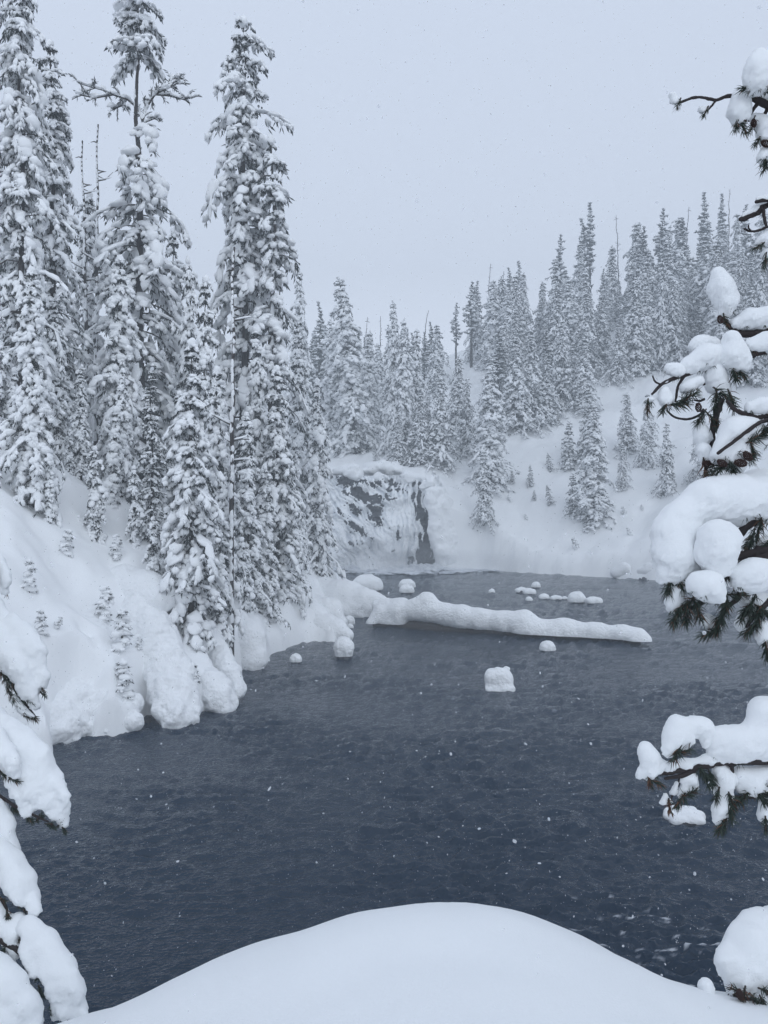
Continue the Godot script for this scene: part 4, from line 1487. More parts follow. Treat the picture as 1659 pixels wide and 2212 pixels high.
	fir("small_a", 330, 1120, 24.4, 80, "small fir above the overhanging snow shelf", "fir_tree", "tree", g)
	fir("small_b", 385, 1200, 24.0, 90, "small snow-clumped fir under the largest front fir's branches", "fir_tree", "tree", g)
	var s := "snow-caked saplings on the open slope"
	foot_fir("sapling_b", 225, 1345, 1262, 44, 15.0, "round-topped sapling half way down the open near slope", "fir_sapling", s)
	foot_fir("sapling", 330, 1330, 1262, 40, 15.0, "sapling at the head of the longest snow ridge", "fir_sapling", s)
	foot_fir("sapling_b", 300, 1480, 1400, 54, 15.0, "snow-clumped bush against the longest snow ridge", "fir_sapling", s)
	foot_fir("sapling", 63, 1300, 1203, 34, 15.0, "snow-caked sapling highest on the open near slope", "fir_sapling", s)
	foot_fir("sapling_b", 120, 1412, 1330, 34, 15.0, "bent sapling in the middle of the open near slope", "fir_sapling", s, Vector2(0.3, 0))
	foot_fir("sapling", 88, 1375, 1310, 30, 15.0, "stubby snow-capped sapling beside the bent one", "fir_sapling", s)
	foot_fir("sapling", 264, 1450, 1312, 46, 15.0, "tall snow-caked sapling just above the water's edge knobs", "fir_sapling", s)
	foot_fir("sapling_b", 268, 1530, 1420, 60, 15.0, "broad snow-caked bush below the tall sapling", "fir_sapling", s)
	foot_fir("sapling_b", 412, 1520, 1428, 40, 15.0, "drooping sapling at the foot of the largest front fir", "fir_sapling", s)
	foot_fir("sapling", 140, 1205, 1138, 46, 15.0, "snow-bent sapling at the edge of the slope stand", "fir_sapling", s, Vector2(0.15, 0))
	foot_fir("sapling_b", 250, 1215, 1150, 50, 15.0, "low sapling below the small upright fir", "fir_sapling", s)


# the bare limbs in the gap of the tall spruce
func dead_limbs() -> void:
	var foot := stand(305, 34.0)
	var spruce: Node3D = get_node("spruce_tree_002")
	var wood := MB.new()
	var sn := MB.new()
	var fo := MB.new()
	for limb in [[[[308, 262], [298, 235], [275, 215], [245, 205], [205, 212], [172, 205]], 8.0], [[[245, 205], [222, 195], [195, 188], [170, 180]], 4.0], [[[308, 262], [318, 230], [335, 205], [358, 192], [384, 180]], 7.0], [[[335, 205], [365, 207], [395, 215], [410, 213]], 4.5],
		[[[303, 268], [330, 258], [340, 252]], 4.0], [[[358, 192], [372, 172], [384, 168]], 3.0], [[[275, 215], [262, 230], [240, 232]], 3.5]]:
		var pts := PackedVector3Array()
		var rad := PackedFloat32Array()
		var list: Array = limb[0]
		for k in list.size():
			var q: Array = list[k]
			pts.append(at(q[0], q[1], 34.0 + 0.35 * sin(k * 1.7)) - spruce.position)
			rad.append(limb[1] / F * 34.0 * 0.30 * (1.0 - 0.65 * k / list.size()))
		tube(wood, pts, rad, 6)
		for k in pts.size() - 1:
			var dv := pts[k + 1] - pts[k]
			blob(sn, Transform3D(along(dv, dv.length() * 0.5, 0.06, 0.07), pts[k].lerp(pts[k + 1], 0.5) + Vector3(0, 0.07, 0)))
			blob(sn, Transform3D(along(dv, dv.length() * rr(0.2, 0.4), rr(0.08, 0.15), rr(0.09, 0.16)), pts[k + 1] + Vector3(0, 0.08, 0)))
			for j in 4:
				var tw := (dv.normalized() * 0.7 + Vector3(rr(-1, 1), rr(-0.8, 0.9), rr(-1, 1))).normalized()
				var q := pts[k].lerp(pts[k + 1], rng.randf())
				var l := rr(0.25, 0.6)
				tube(wood, PackedVector3Array([q, q + tw * l * 0.6, q + tw * l + Vector3(0, -0.06, 0)]), PackedFloat32Array([0.022, 0.016, 0.008]), 4)
				blob(sn, Transform3D(along(tw, l * 0.35, 0.05, 0.06), q + tw * l * 0.6 + Vector3(0, 0.05, 0)), true)
				for i in 8:
					kite(fo, q + tw * l * rr(0.3, 1.0), (tw + Vector3(rr(-0.8, 0.8), rr(-0.9, 0.2), rr(-0.8, 0.8))).normalized(), rr(0.14, 0.26), 0.045, needle_color())
	put("dead_limbs", wood.mesh(), M.bark, spruce)
	put("limb_needles", fo.mesh(), M.needles, spruce)
	put("limb_snow", sn.mesh(), M.tree_snow, spruce)

func beyond_falls() -> void:
	var g := "conifers in the valley above the falls"
	fir("far_d", 647, 585, 82.0, 62, "thin hazy spruce just clear of the tall near spruce", "fir_tree", "tree", g)
	fir("pine_c", 690, 652, 112.0, 60, "faint conifer fading in the haze behind the leaning spruce", "fir_tree", "tree", g)
	foot_fir("far_d", 768, 982, 598, 104, 78.5, "tallest spruce above the falls, its thin tip leaning", "fir_tree", g, Vector2(-0.09, 0))
	fir("far_d", 715, 690, 92.0, 62, "narrow spruce in the shade of the leaning spruce", "fir_tree", "tree", g)
	fir("far_d", 797, 716, 94.0, 62, "spruce standing behind the leaning spruce's lower crown", "fir_tree", "tree", g)
	fir("far_c", 745, 745, 100.0, 60, "grey spruce glimpsed behind the leaning spruce", "fir_tree", "tree", g)
	fir("snag_b", 776, 684, 118.0, 0, "faint dead pole in the haze above the falls", "dead_tree", "tree", g, Vector2(0.05, 0))
	fir("snag_b", 811, 682, 118.0, 0, "faint slanting dead pole next to the valley's twin spruces", "dead_tree", "tree", g, Vector2(0.08, 0))
	fir("far_d", 850, 652, 86.0, 58, "taller of the twin spruces on the shelf above the falls", "fir_tree", "tree", g)
	fir("far_d", 872, 690, 85.0, 56, "shorter of the twin spruces on the shelf above the falls", "fir_tree", "tree", g)
	fir("far_b", 898, 712, 90.0, 70, "bare-footed conifer beside the twin spruces", "fir_tree", "tree", g)
	fir("snag_c", 918, 669, 120.0, 0, "curved dead tree on the skyline right of the twin spruces", "dead_tree", "tree", g, Vector2(-0.10, 0))
	fir("pine_c", 930, 696, 116.0, 48, "hazy conifer behind the curved dead tree", "pine_tree", "tree", g)
	fir("far_b", 945, 703, 110.0, 58, "conifer at the edge of the little snow knoll", "fir_tree", "tree", g)
	foot_fir("far_a", 860, 1003, 890, 62, 78.2, "low wide fir at the lip of the falls", "fir_tree", g)
	foot_fir("far_small", 815, 998, 963, 20, 78.2, "tiny leaning fir on the snow above the falls", "fir_tree", g, Vector2(-0.25, 0))
	fir("far_a", 908, 850, 82.0, 70, "fir between the lip fir and the broad pair", "fir_tree", "tree", g)
	foot_fir("far_c", 950, 1012, 815, 86, 78.2, "front fir of the broad pair above the falls' far end", "fir_tree", g)
	fir("far_b", 922, 856, 84.0, 66, "rear fir of the broad pair above the falls' far end", "fir_tree", "tree", g)
	fir("far_a", 990, 770, 90.0, 62, "fir with drooping shoulders behind the broad pair", "fir_tree", "tree", g)
	fir("far_c", 1010, 818, 85.0, 64, "fir leaning toward the big lumpy fir", "fir_tree", "tree", g)
	foot_fir("far_d", 1058, 1062, 766, 108, 73.0, "big lumpy fir standing apart at the edge of the open snow slope", "fir_tree", g)
	foot_fir("far_b", 1045, 1142, 972, 52, 70.0, "fir sunk in the slope just below the big lumpy fir", "fir_tree", g)
	# the misted wood that closes the valley
	rng.seed = 905
	for k in 34:
		var u := rr(640, 960)
		var d := rr(105, 165)
		var kinds := ["pine_c", "far_b", "pine_a", "far_d"]
		var top := rr(690, 775)
		var foot := stand(u, d)
		var h := EYE.y - (top - CV) / F * d - foot.y
		fir(kinds[k % 4], u, top, d, rr(40, 62), telling(kinds[k % 4], h, foot, [[650, 690, "the hazy spruce at the near trees' edge"], [690, 720, "the faint conifer behind the leaning spruce"], [735, 760, "the leaning valley spruce"], [776, 740, "the valley's faint dead pole"], [811, 740, "the valley's slanting dead pole"], [852, 760, "the taller valley twin"], [874, 790, "the shorter valley twin"], [898, 800, "the bare-footed valley conifer"], [918, 720, "the curved dead tree"], [945, 770, "the knoll's edge conifer"], [990, 820, "the drooping-shouldered valley fir"]]), "fir_tree", "tree", "misty wood closing the valley")

func far_hillside() -> void:
	var g := "lodgepoles along the far ridge"
	for q in [
		["pine_a", 1010, 608, 1018, 795, 60, "first tall pine of the ridge group above the little knoll"], ["pine_c", 1034, 607, 1030, 760, 52, "dense-crowned pine second in the knoll's ridge group"], ["pine_a", 981, 653, 985, 790, 55, "shorter pine at the low end of the knoll's ridge group"],
		["snag_b", 1055, 569, 1053, 760, 0, "thin dead pole topping the knoll's ridge group"], ["snag_b", 1086, 586, 1083, 730, 0, "broken dead pole on the skyline before the paired pines"], ["pine_c", 1101, 577, 1100, 735, 45, "left of two paired pines on the low ridge"], ["pine_b", 1121, 563, 1119, 715, 50, "right of two paired pines on the low ridge, trunk showing"],
		["pine_a", 1211, 506, 1209, 690, 66, "wide-armed pine standing apart left of the ridge's tall pair"], ["pine_c", 1253, 472, 1258, 690, 66, "shorter, fuller one of the ridge's tall pair of pines"], ["pine_b", 1275, 438, 1273, 672, 74, "tallest pine of the far ridge with a long bare trunk"],
		["snag_b", 1339, 464, 1337, 640, 0, "nearly bare pole with tufts halfway along the far ridge"], ["pine_a", 1325, 535, 1325, 680, 50, "pine tuft below the nearly bare ridge pole"], ["far_b", 1369, 484, 1372, 690, 66, "dark pointed fir on the far ridge"], ["pine_c", 1400, 540, 1400, 690, 48, "dim pine right of the dark pointed ridge fir"],
		["pine_a", 1437, 450, 1430, 670, 72, "rounded pine on the ridge right of the dark pointed fir"], ["pine_c", 1479, 468, 1475, 680, 66, "dense ridge pine with a dead spike for a top"], ["snag_b", 1482, 446, 1481, 600, 0, "dead spike above the dense ridge pine"], ["pine_b", 1525, 416, 1520, 650, 60, "thin-topped tall pine near the end of the ridge"], ["pine_c", 1520, 480, 1515, 650, 55, "dark lower crown under the thin-topped ridge pine"],
		["pine_b", 1562, 418, 1560, 630, 50, "slim ridge pine beside the last dead pole"], ["snag_b", 1576, 410, 1574, 620, 0, "tall straight dead pole at the ridge's end"], ["pine_b", 1627, 515, 1625, 660, 46, "faint pine behind the near pine's upper boughs"]]:
		var kind: String = q[0]
		foot_fir(kind, q[3], q[4], q[2], q[5], 74.0, q[6], "dead_tree" if kind.begins_with("snag") else "pine_tree", g)
	g = "frosted firs on the far hillside"
	for q in [
		["far_d", 1282, 1134, 868, 84, "tallest fir of the cluster on the open far slope"], ["far_b", 1270, 1000, 838, 60, "fir rising behind the open slope's cluster"], ["far_small", 1237, 1112, 1022, 34, "slim small fir at the cluster's side nearest the falls"], ["far_small", 1302, 1106, 1050, 34, "small fir at the cluster's foot away from the falls"], ["far_small", 1302, 1014, 966, 28, "little fir tucked beside the cluster's tallest fir"], ["far_small", 1274, 1140, 1070, 26, "lowest fir of the cluster, running down the slope"],
		["far_small", 1229, 1017, 908, 36, "neat pointed small fir alone left of the cluster"], ["far_a", 1354, 978, 846, 66, "broad fir at the open slope's upper edge beyond the cluster"], ["far_b", 1346, 1054, 958, 34, "narrow fir below the broad edge fir"], ["far_b", 1400, 1012, 850, 52, "tall fir second beyond the cluster"], ["far_b", 1440, 1072, 912, 50, "evenly tapered fir alone third beyond the cluster"], ["far_a", 1516, 1042, 890, 56, "fir half hidden by the near pine's snow arch"],
		["far_a", 1262, 890, 728, 84, "fir at the tip of the hillside wood's lower edge"], ["far_b", 1236, 880, 740, 60, "fir beside the tip of the wood's lower edge"], ["far_c", 1335, 832, 700, 80, "fir at the top of the bare snow tongue"], ["far_a", 1372, 812, 600, 76, "tall fir above the bare snow tongue"], ["far_c", 1300, 800, 640, 70, "fir between the ridge pair and the snow tongue"], ["far_d", 1471, 730, 612, 62, "fir loaded with the heaviest snow on the upper hillside"],
		["far_a", 1113, 930, 728, 82, "broad fir in the wood's lower corner by the big lumpy fir"], ["far_c", 1147, 925, 712, 82, "fir second along the wood's lower edge"], ["far_a", 1180, 912, 770, 66, "fir third along the wood's lower edge"], ["far_c", 1211, 890, 692, 72, "tall fir in the middle of the wood's lower edge"], ["far_small", 1160, 930, 876, 30, "small fir poking from the wood's lower edge"], ["far_small", 1197, 918, 866, 26, "smallest fir at the wood's lower edge"],
		["far_a", 1090, 900, 745, 70, "fir behind the big lumpy fir"], ["far_c", 1075, 850, 720, 66, "fir on the knoll behind the big lumpy fir"], ["far_a", 1430, 800, 560, 60, "slender fir high on the hillside past the snow tongue"], ["far_b", 1540, 760, 532, 62, "spruce beside the near pine's upright snow clump"], ["far_a", 1600, 770, 552, 60, "fir behind the near pine's snowy limbs"], ["far_a", 1640, 800, 540, 60, "fir at the picture's edge behind the near pine"],
		["far_small", 1154, 1089, 1056, 18, "stubby shrub-sized fir lowest on the open slope by the falls"], ["far_small", 1145, 1056, 1003, 16, "thin tiny fir left on the open slope"], ["far_small", 1191, 1019, 975, 16, "tiny leaning fir high on the open slope"], ["far_small", 1190, 1091, 1045, 16, "tiny leaning fir middle of the open slope"], ["far_small", 1106, 1055, 1015, 18, "tiny fir beside the big lumpy fir"]]:
		var leaning := Vector2(-0.22, 0) if q[5].contains("leaning") else Vector2.ZERO
		foot_fir(q[0], q[1], q[2], q[3], q[4], 60.0, q[5], "fir_tree", g, leaning)
	# the closed wood between them
	rng.seed = 77
	var spots: Array[Vector2] = []
	var tries := 0
	while spots.size() < 105 and tries < 6000:
		tries += 1
		var u := rr(1000, 1760)
		# lower edge of the wood, as it runs across the hillside
		var edge := 905.0
		if u > 1110.0:
			edge = lerpf(905.0, 850.0, (u - 1110.0) / 140.0)
		if u > 1270.0:
			edge = 770.0
		if u > 1330.0:
			edge = lerpf(790.0, 840.0, (u - 1330.0) / 300.0)
		if u < 1060.0:
			edge = 780.0
		var v := rr(625 if u > 1180.0 else 700, edge)
		if absf(u - 1310.0) < 28.0 and v > 745.0:
			continue
		var p := seen_ground(u, v, 74.0)
		if p == Vector3.INF or -p.z > 150.0:
			continue
		var near := false
		for s in spots:
			if s.distance_to(Vector2(p.x, p.z)) < 2.6:
				near = true
		if near:
			continue
		spots.append(Vector2(p.x, p.z))
		var kinds := ["far_a", "far_b", "far_c", "far_a", "far_d", "pine_c"]
		var kind: String = kinds[rng.randi() % 6]
		var h := rr(5.5, 13.0) * (1.0 if u < 1200.0 else 1.15)
		tree(kind, "fir_tree", p - Vector3(0, 0.2, 0), h, h * rr(0.28, 0.42), telling(kind, h, p, [[1015, 700, "the knoll group's first tall pine"], [1055, 680, "the knoll group's dead pole"], [1110, 660, "the low ridge's paired pines"], [1211, 590, "the wide-armed ridge pine"], [1272, 560, "the ridge's tallest pine"], [1339, 550, "the tufted ridge pole"], [1369, 590, "the dark pointed ridge fir"], [1437, 560, "the rounded ridge pine"], [1480, 560, "the spike-topped ridge pine"],
			[1525, 530, "the thin-topped ridge pine"], [1575, 510, "the ridge's last dead pole"], [1058, 900, "the big lumpy fir"], [1113, 830, "the wood's corner fir"], [1180, 840, "the wood's lower edge"], [1262, 810, "the wood's lower tip"], [1335, 770, "the bare snow tongue's top"], [1372, 700, "the fir above the snow tongue"], [1471, 670, "the snow-heaviest fir"], [1430, 680, "the slender high fir"], [1560, 640, "the near pine's upright clump"], [1640, 700, "the near pine's limbs"], [1540, 650, "the spruce beside the upright clump"]]), "tree", "closed wood on the far hillside")
	# dark twigs that poke out of the open slope
	rng.seed = 78
	for q in [[1139, 1125, 12, "dark twig sticking out of the open far slope by the falls"], [1352, 1115, 16, "half-buried dark shrub on the open far slope"], [1248, 1190, 22, "snow-veiled boulder hump low on the open far slope"], [1362, 1160, 16, "faint snow-veiled shrub low on the open far slope"], [1390, 1105, 10, "bare twig beside the near pine's snow arch"], [1104, 1090, 14, "small dark shrub under the big lumpy fir"]]:
		var p := seen_ground(q[0], q[1], 60.0)
		if p != Vector3.INF:
			var s: float = q[2] / F * -p.z
			tree("sapling", "buried_shrub", p - Vector3(0, s * 0.2, 0), s * 1.3, s * 0.7, q[3], "shrub", "shrubs poking out of the far slope", -1.0, Vector2(-0.4, 0))

# unseen trees added behind the viewpoint to shade the near snow
func behind_viewpoint() -> void:
	rng.seed = 79
	var mb := MB.new()
	for j in 25:
		for k in 61:
			var x := lerpf(-36.0, 36.0, k / 60.0)
			var z := lerpf(1.0, 30.0, j / 24.0)
			mb.v.append(Vector3(x, 3.2 - 0.02 * absf(x) * 4.0 + 0.05 * z + 0.3 * nz.get_noise_2d(x * 0.2, z * 0.2), z))
	for j in 24:
		for k in 60:
			var a := j * 61 + k
			mb.tri(a, a + 61, a + 62)
			mb.tri(a, a + 62, a + 1)
	mb.smooth_normals()
	var o := put("snow_field", mb.mesh(), M.snow)
	tag(o, "snowy ground under the added trees behind the viewpoint", "", "", "structure")
	var wood := Node3D.new()
	wood.name = "wood"
	add_child(wood)
	tag(wood, "added snowy trees behind the viewpoint, unseen, shading the near snow", "wood", "", "stuff")
	for part in ["trunk", "foliage", "snow_cover"]:
		var mm := MultiMesh.new()
		mm.transform_format = MultiMesh.TRANSFORM_3D
		mm.mesh = protos.mid_b[part]
		mm.instance_count = 16
		rng.seed = 80
		for k in 16:
			var s := rr(9.0, 14.0) / 13.0
			mm.set_instance_transform(k, Transform3D(Basis(Vector3.UP, rr(0, TAU)).scaled(Vector3(s, s, s)), Vector3(-24.0 + 3.2 * k + rr(-0.8, 0.8), 3.2, 9.0 + 3.0 * (k % 3) + rr(-0.8, 0.8))))
		var o2 := MultiMeshInstance3D.new()
		o2.name = part
		o2.multimesh = mm
		o2.material_override = M.tree_snow if part == "snow_cover" else M.needles if part == "foliage" else M.bark
		wood.add_child(o2)

# ---------------------------------------------------------------- the snow-loaded boughs beside the viewpoint

# lumps of [u, v, radius, distance] chains as one part of a near tree
func clump(o: Node3D, list: Array, cell: float = 0.013, k: float = 0.07, called: String = "snow_clump") -> void:
	var prims := chains(list)
	var s: float = prims[0][2]
	var mb := lumps(prims, cell, minf(k, s * 0.9), minf(0.022, s * 0.2), 6.0)
	# crumbly undersides, with needle tips that stick out of them
	var nd := MB.new()
	for q in mb.v.size():
		var under := smoothstep(0.55, -0.35, mb.n[q].y)
		if under > 0.0:
			var p := mb.v[q]
			mb.v[q] = p + mb.n[q] * under * (0.012 * nz2.get_noise_3d(p.x * 17.0, p.y * 17.0, p.z * 17.0) + 0.006 * nz.get_noise_3d(p.x * 45.0, p.y * 45.0, p.z * 45.0))
		if mb.n[q].y < -0.5 and rng.randf() < 0.03:
			var p := mb.v[q] - o.position
			var d := (mb.n[q] * 0.6 + Vector3(rr(-0.5, 0.5), -0.7, rr(-0.3, 0.6))).normalized()
			for j in 7:
				var d1 := (d + Vector3(rr(-0.6, 0.6), rr(-0.4, 0.4), rr(-0.6, 0.6))).normalized()
				needle(nd, p - mb.n[q] * 0.012, d1, d1 + Vector3(0, -0.2, 0), rr(0.022, 0.05), 0.0016 * rr(0.8, 1.3), 0.12)
	mb.smooth_normals()
	shift(mb, -o.position)
	put(called, mb.mesh(), M.near_snow, o)
	if nd.v.size() > 0:
		put("needles", nd.mesh(), M.needles, o)

func bough(o: Node3D, list: Array, called: String = "branch") -> void:
	var pts := PackedVector3Array()
	var rad := PackedFloat32Array()
	for k in list.size():
		var q: Array = list[k]
		pts.append(at(q[0], q[1], q[3]) - o.position)
		rad.append(q[2] / F * q[3])
	# smooth the run and roughen it a little
	var p2 := PackedVector3Array()
	var r2 := PackedFloat32Array()
	for k in pts.size() - 1:
		var a := pts[maxi(k - 1, 0)]
		var d := pts[mini(k + 2, pts.size() - 1)]
		for j in 5:
			var t := j / 5.0
			p2.append(pts[k].cubic_interpolate(pts[k + 1], a, d, t) + Vector3(rr(-1, 1), rr(-1, 1), rr(-1, 1)) * rad[k] * 0.14)
			r2.append(lerpf(rad[k], rad[k + 1], t) * rr(0.88, 1.14))
	p2.append(pts[pts.size() - 1])
	r2.append(rad[pts.size() - 1])
	var mb := MB.new()
	tube(mb, p2, r2, 9)
	put(called, mb.mesh(), M.near_bark, o)

# sprays of long needles: each row is [u, v, distance, direction in the picture (x, y down), how many, length in picture units, brown share]
func sprays(o: Node3D, rows: Array, spread: float = 0.75) -> void:
	for q in rows:
		var mb := MB.new()
		var s: float = q[2] / F
		var c := at(q[0], q[1], q[2]) - o.position
		var dir := Vector3(q[3], -q[4], rr(-0.1, 0.3)).normalized()
		var l: float = q[6] * s
		var n: int = q[5]
		for k in n:
			# along a short twig, leaning outwards
			var t := rng.randf()
			var root := c + dir * (t - 0.5) * l * 1.3 + Vector3(rr(-1, 1), rr(-1, 1), rr(-1, 1)) * l * 0.10
			var away := Vector3(rr(-1, 1), rr(-1.1, 0.7), rr(-1, 1)).normalized()
			var d1 := (dir * rr(0.5, 1.0) + away * spread).normalized()
			var d2 := (d1 + Vector3(0, -0.25, 0) + dir * 0.25).normalized()
			var ln := l * rr(0.55, 1.0)
			needle(mb, root, d1, d2, ln, 0.0017 * rr(0.8, 1.3), q[7])
		tube(mb, PackedVector3Array([c - dir * l * 0.8, c, c + dir * l * 0.75]), PackedFloat32Array([0.004, 0.0035, 0.002]), 5)
		for k in range(mb.c.size(), mb.v.size()):
			mb.c.append(Color(0.05, 0.04, 0.035))
		put("needles", mb.mesh(), M.needles, o)

func needle(mb: MB, p: Vector3, d1: Vector3, d2: Vector3, l: float, w: float, brown: float) -> void:
	var side := d1.cross(Vector3(rr(-1, 1), rr(-1, 1), rr(-1, 1))).normalized() * w
	var b := mb.v.size()
	var m := p + d1 * l * 0.5
	for q in [p - side, p + side, m - side, m + side, m + d2 * l * 0.5]:
		mb.v.append(q)
	var nn := side.cross(d1).normalized()
	var f := rr(0.6, 1.5)
	var c := Color(0.038 * f, 0.052 * f, 0.041 * f)
	if rng.randf() < brown:
		c = Color(0.11 * f, 0.06 * f, 0.04 * f)
	for k in 5:
		mb.n.append(nn)
		mb.c.append(c)
	mb.tri(b, b + 1, b + 3)
	mb.tri(b, b + 3, b + 2)
	mb.tri(b + 2, b + 3, b + 4)

func pine_cone(o: Node3D, u: float, v: float, d: float, ang: float, len_px: float) -> void:
	var l := len_px / F * d
	var mb := MB.new()
	for ring in 9:
		var f := (ring + 0.5) / 9.0
		var r := l * 0.30 * sin(PI * (0.12 + 0.80 * f))
		for k in 8:
			var a := TAU * (k + 0.5 * (ring % 2)) / 8.0
			blob(mb, Transform3D(Basis(Vector3(0, 0, 1), 0.5) * Basis.from_scale(Vector3.ONE * l * 0.085), Vector3(cos(a) * r, (f - 0.5) * l, sin(a) * r)), true)
	mb.v = Transform3D(Basis(Vector3(0, 0, 1), ang), Vector3.ZERO) * mb.v
	mb.n = Transform3D(Basis(Vector3(0, 0, 1), ang), Vector3.ZERO) * mb.n
	var c := put("cone", mb.mesh(), M.cone, o)
	c.position = at(u, v, d) - o.position

# the rest of a near tree's crown, round its own trunk
func own_crown(o: Node3D, kind: String, h: float, r: float) -> void:
	var p: Dictionary = protos[kind]
	for part in ["foliage", "snow_cover"]:
		var c := put(part, p[part], M.tree_snow if part == "snow_cover" else M.needles, o)
		c.transform = Transform3D(Basis.from_scale(Vector3(r / p.R, h / p.H, r / p.R)), Vector3.ZERO)

func build_near_pine() -> void:
	rng.seed = 501
	var o := base("pine_tree", Vector3(2.95, 1.6, -4.4), "near pine whose boughs reach in from the side under huge snow clumps", "tree")
	var mb := MB.new()
	tube(mb, PackedVector3Array([Vector3(0, -0.4, 0), Vector3(0.03, 2, 0), Vector3(-0.02, 4.5, 0.05), Vector3(0.02, 7.5, 0), Vector3(0.0, 9.5, 0)]), PackedFloat32Array([0.16, 0.14, 0.12, 0.08, 0.03]), 12)
	put("trunk", mb.mesh(), M.near_bark, o)
	own_crown(o, "small_a", 8.6, 0.62)
	# limbs, outermost point last
	for list in [
		[[1990, 250, 14, 4.4], [1800, 205, 12, 4.4], [1690, 232, 10, 4.4], [1640, 218, 8, 4.4], [1609, 199, 6, 4.4]],
		[[1690, 232, 8, 4.35], [1660, 190, 6, 4.3], [1640, 172, 5, 4.3], [1655, 162, 5, 4.3], [1690, 158, 4, 4.3]],
		[[1625, 212, 5, 4.4], [1577, 207, 4, 4.4], [1547, 216, 3.5, 4.38], [1520, 211, 3, 4.36], [1498, 211, 3, 4.35], [1470, 221, 2.4, 4.34]],
		[[1547, 216, 2.6, 4.38], [1538, 228, 2.2, 4.38], [1527, 240, 2, 4.38]],
		[[1640, 218, 5, 4.4], [1622, 245, 3.5, 4.42], [1618, 262, 3, 4.44]], [[1660, 226, 5, 4.4], [1650, 250, 3.5, 4.4], [1632, 262, 3, 4.4]],
		[[1990, 330, 16, 4.6], [1800, 385, 12, 4.5], [1659, 440, 8, 4.4], [1636, 458, 7, 4.4], [1612, 470, 6, 4.4], [1598, 475, 4.5, 4.4]],
		[[1700, 432, 5, 4.4], [1659, 432, 4.5, 4.35], [1632, 436, 3.5, 4.35]], [[1648, 450, 3.5, 4.38], [1652, 476, 3.2, 4.38], [1657, 492, 2.8, 4.38]], [[1657, 490, 3, 4.38], [1640, 497, 2.6, 4.38], [1622, 500, 2.4, 4.38], [1607, 494, 2, 4.38]], [[1624, 500, 2, 4.38], [1617, 492, 1.8, 4.36], [1617, 486, 1.4, 4.36]],
		[[1990, 760, 16, 4.4], [1780, 700, 14, 4.3], [1659, 716, 10, 4.25], [1620, 722, 8, 4.25], [1590, 718, 6, 4.25], [1570, 700, 4.5, 4.25], [1558, 690, 4, 4.25]],
		[[1990, 800, 14, 4.2], [1780, 745, 10, 4.15], [1659, 757, 8, 4.1], [1622, 768, 6, 4.1], [1590, 780, 4, 4.1]],
		[[1622, 768, 6, 4.15], [1570, 780, 6, 4.15], [1527, 790, 5.5, 4.15], [1490, 806, 5, 4.12], [1450, 820, 4.4, 4.1], [1428, 832, 3.4, 4.08], [1408, 852, 2.6, 4.06]], [[1478, 812, 3.4, 4.12], [1465, 835, 3, 4.12], [1459, 868, 2.4, 4.12]], [[1430, 832, 2.2, 4.08], [1415, 824, 2, 4.06], [1410, 812, 1.6, 4.06]],
		[[1522, 828, 4, 4.1], [1500, 832, 4.5, 4.1], [1474, 842, 4, 4.1]], [[1438, 884, 2, 4.1], [1456, 900, 2.4, 4.1], [1484, 906, 2.6, 4.1], [1510, 897, 2.8, 4.1], [1520, 884, 3, 4.1]], [[1522, 862, 3, 4.1], [1512, 866, 2.6, 4.1], [1500, 864, 2, 4.1]],
		[[1560, 860, 6, 4.05], [1550, 890, 7, 4.05], [1541, 920, 7, 4.05], [1537, 950, 8, 4.05], [1540, 975, 8, 4.05]],
		[[1900, 960, 10, 4.0], [1720, 905, 8, 3.95], [1659, 898, 5.5, 3.9], [1635, 902, 5, 3.9], [1590, 886, 4.6, 3.9], [1570, 866, 4, 3.9]], [[1760, 900, 6, 3.9], [1659, 908, 4.5, 3.85], [1630, 920, 4.2, 3.84], [1590, 950, 4, 3.83], [1550, 980, 3.4, 3.82]],
		[[1990, 960, 16, 4.0], [1780, 1040, 13, 3.9], [1659, 1096, 11, 3.85], [1630, 1122, 10, 3.85], [1602, 1148, 9, 3.86], [1560, 1200, 7, 3.9]],
		[[1700, 1180, 8, 3.8], [1580, 1205, 9, 3.8], [1520, 1226, 8, 3.8], [1490, 1248, 6, 3.8], [1470, 1240, 4, 3.8]], [[1700, 1190, 9, 3.72], [1600, 1225, 10, 3.72], [1560, 1250, 9, 3.72], [1530, 1290, 7, 3.75], [1490, 1315, 4, 3.75]], [[1640, 1180, 7, 3.8], [1600, 1280, 7, 3.8], [1575, 1310, 5, 3.8], [1545, 1350, 3, 3.8]], [[1720, 1250, 9, 3.8], [1660, 1300, 7, 3.8], [1630, 1330, 5, 3.8], [1612, 1355, 3, 3.8]],
		[[1990, 1560, 14, 3.6], [1780, 1605, 12, 3.55], [1659, 1637, 9, 3.5], [1610, 1640, 8.5, 3.5], [1573, 1650, 8, 3.5]], [[1740, 1640, 10, 3.5], [1580, 1644, 8, 3.5], [1530, 1652, 8, 3.5], [1490, 1660, 7, 3.5], [1450, 1668, 5.5, 3.48], [1425, 1671, 4.5, 3.48]], [[1500, 1664, 6, 3.5], [1470, 1676, 5, 3.48], [1436, 1682, 3, 3.46]], [[1470, 1672, 4, 3.5], [1467, 1690, 3, 3.5], [1455, 1712, 2.2, 3.5], [1447, 1735, 1.6, 3.5]], [[1582, 1655, 4.5, 3.5], [1580, 1690, 4, 3.5], [1582, 1720, 3.5, 3.5], [1570, 1760, 2.6, 3.5]], [[1760, 1690, 6, 3.5], [1650, 1718, 5, 3.5], [1600, 1722, 4, 3.5], [1585, 1722, 3, 3.5]], [[1480, 1614, 3, 3.46], [1468, 1622, 3, 3.46], [1456, 1616, 2.4, 3.46]]]:
		bough(o, list)
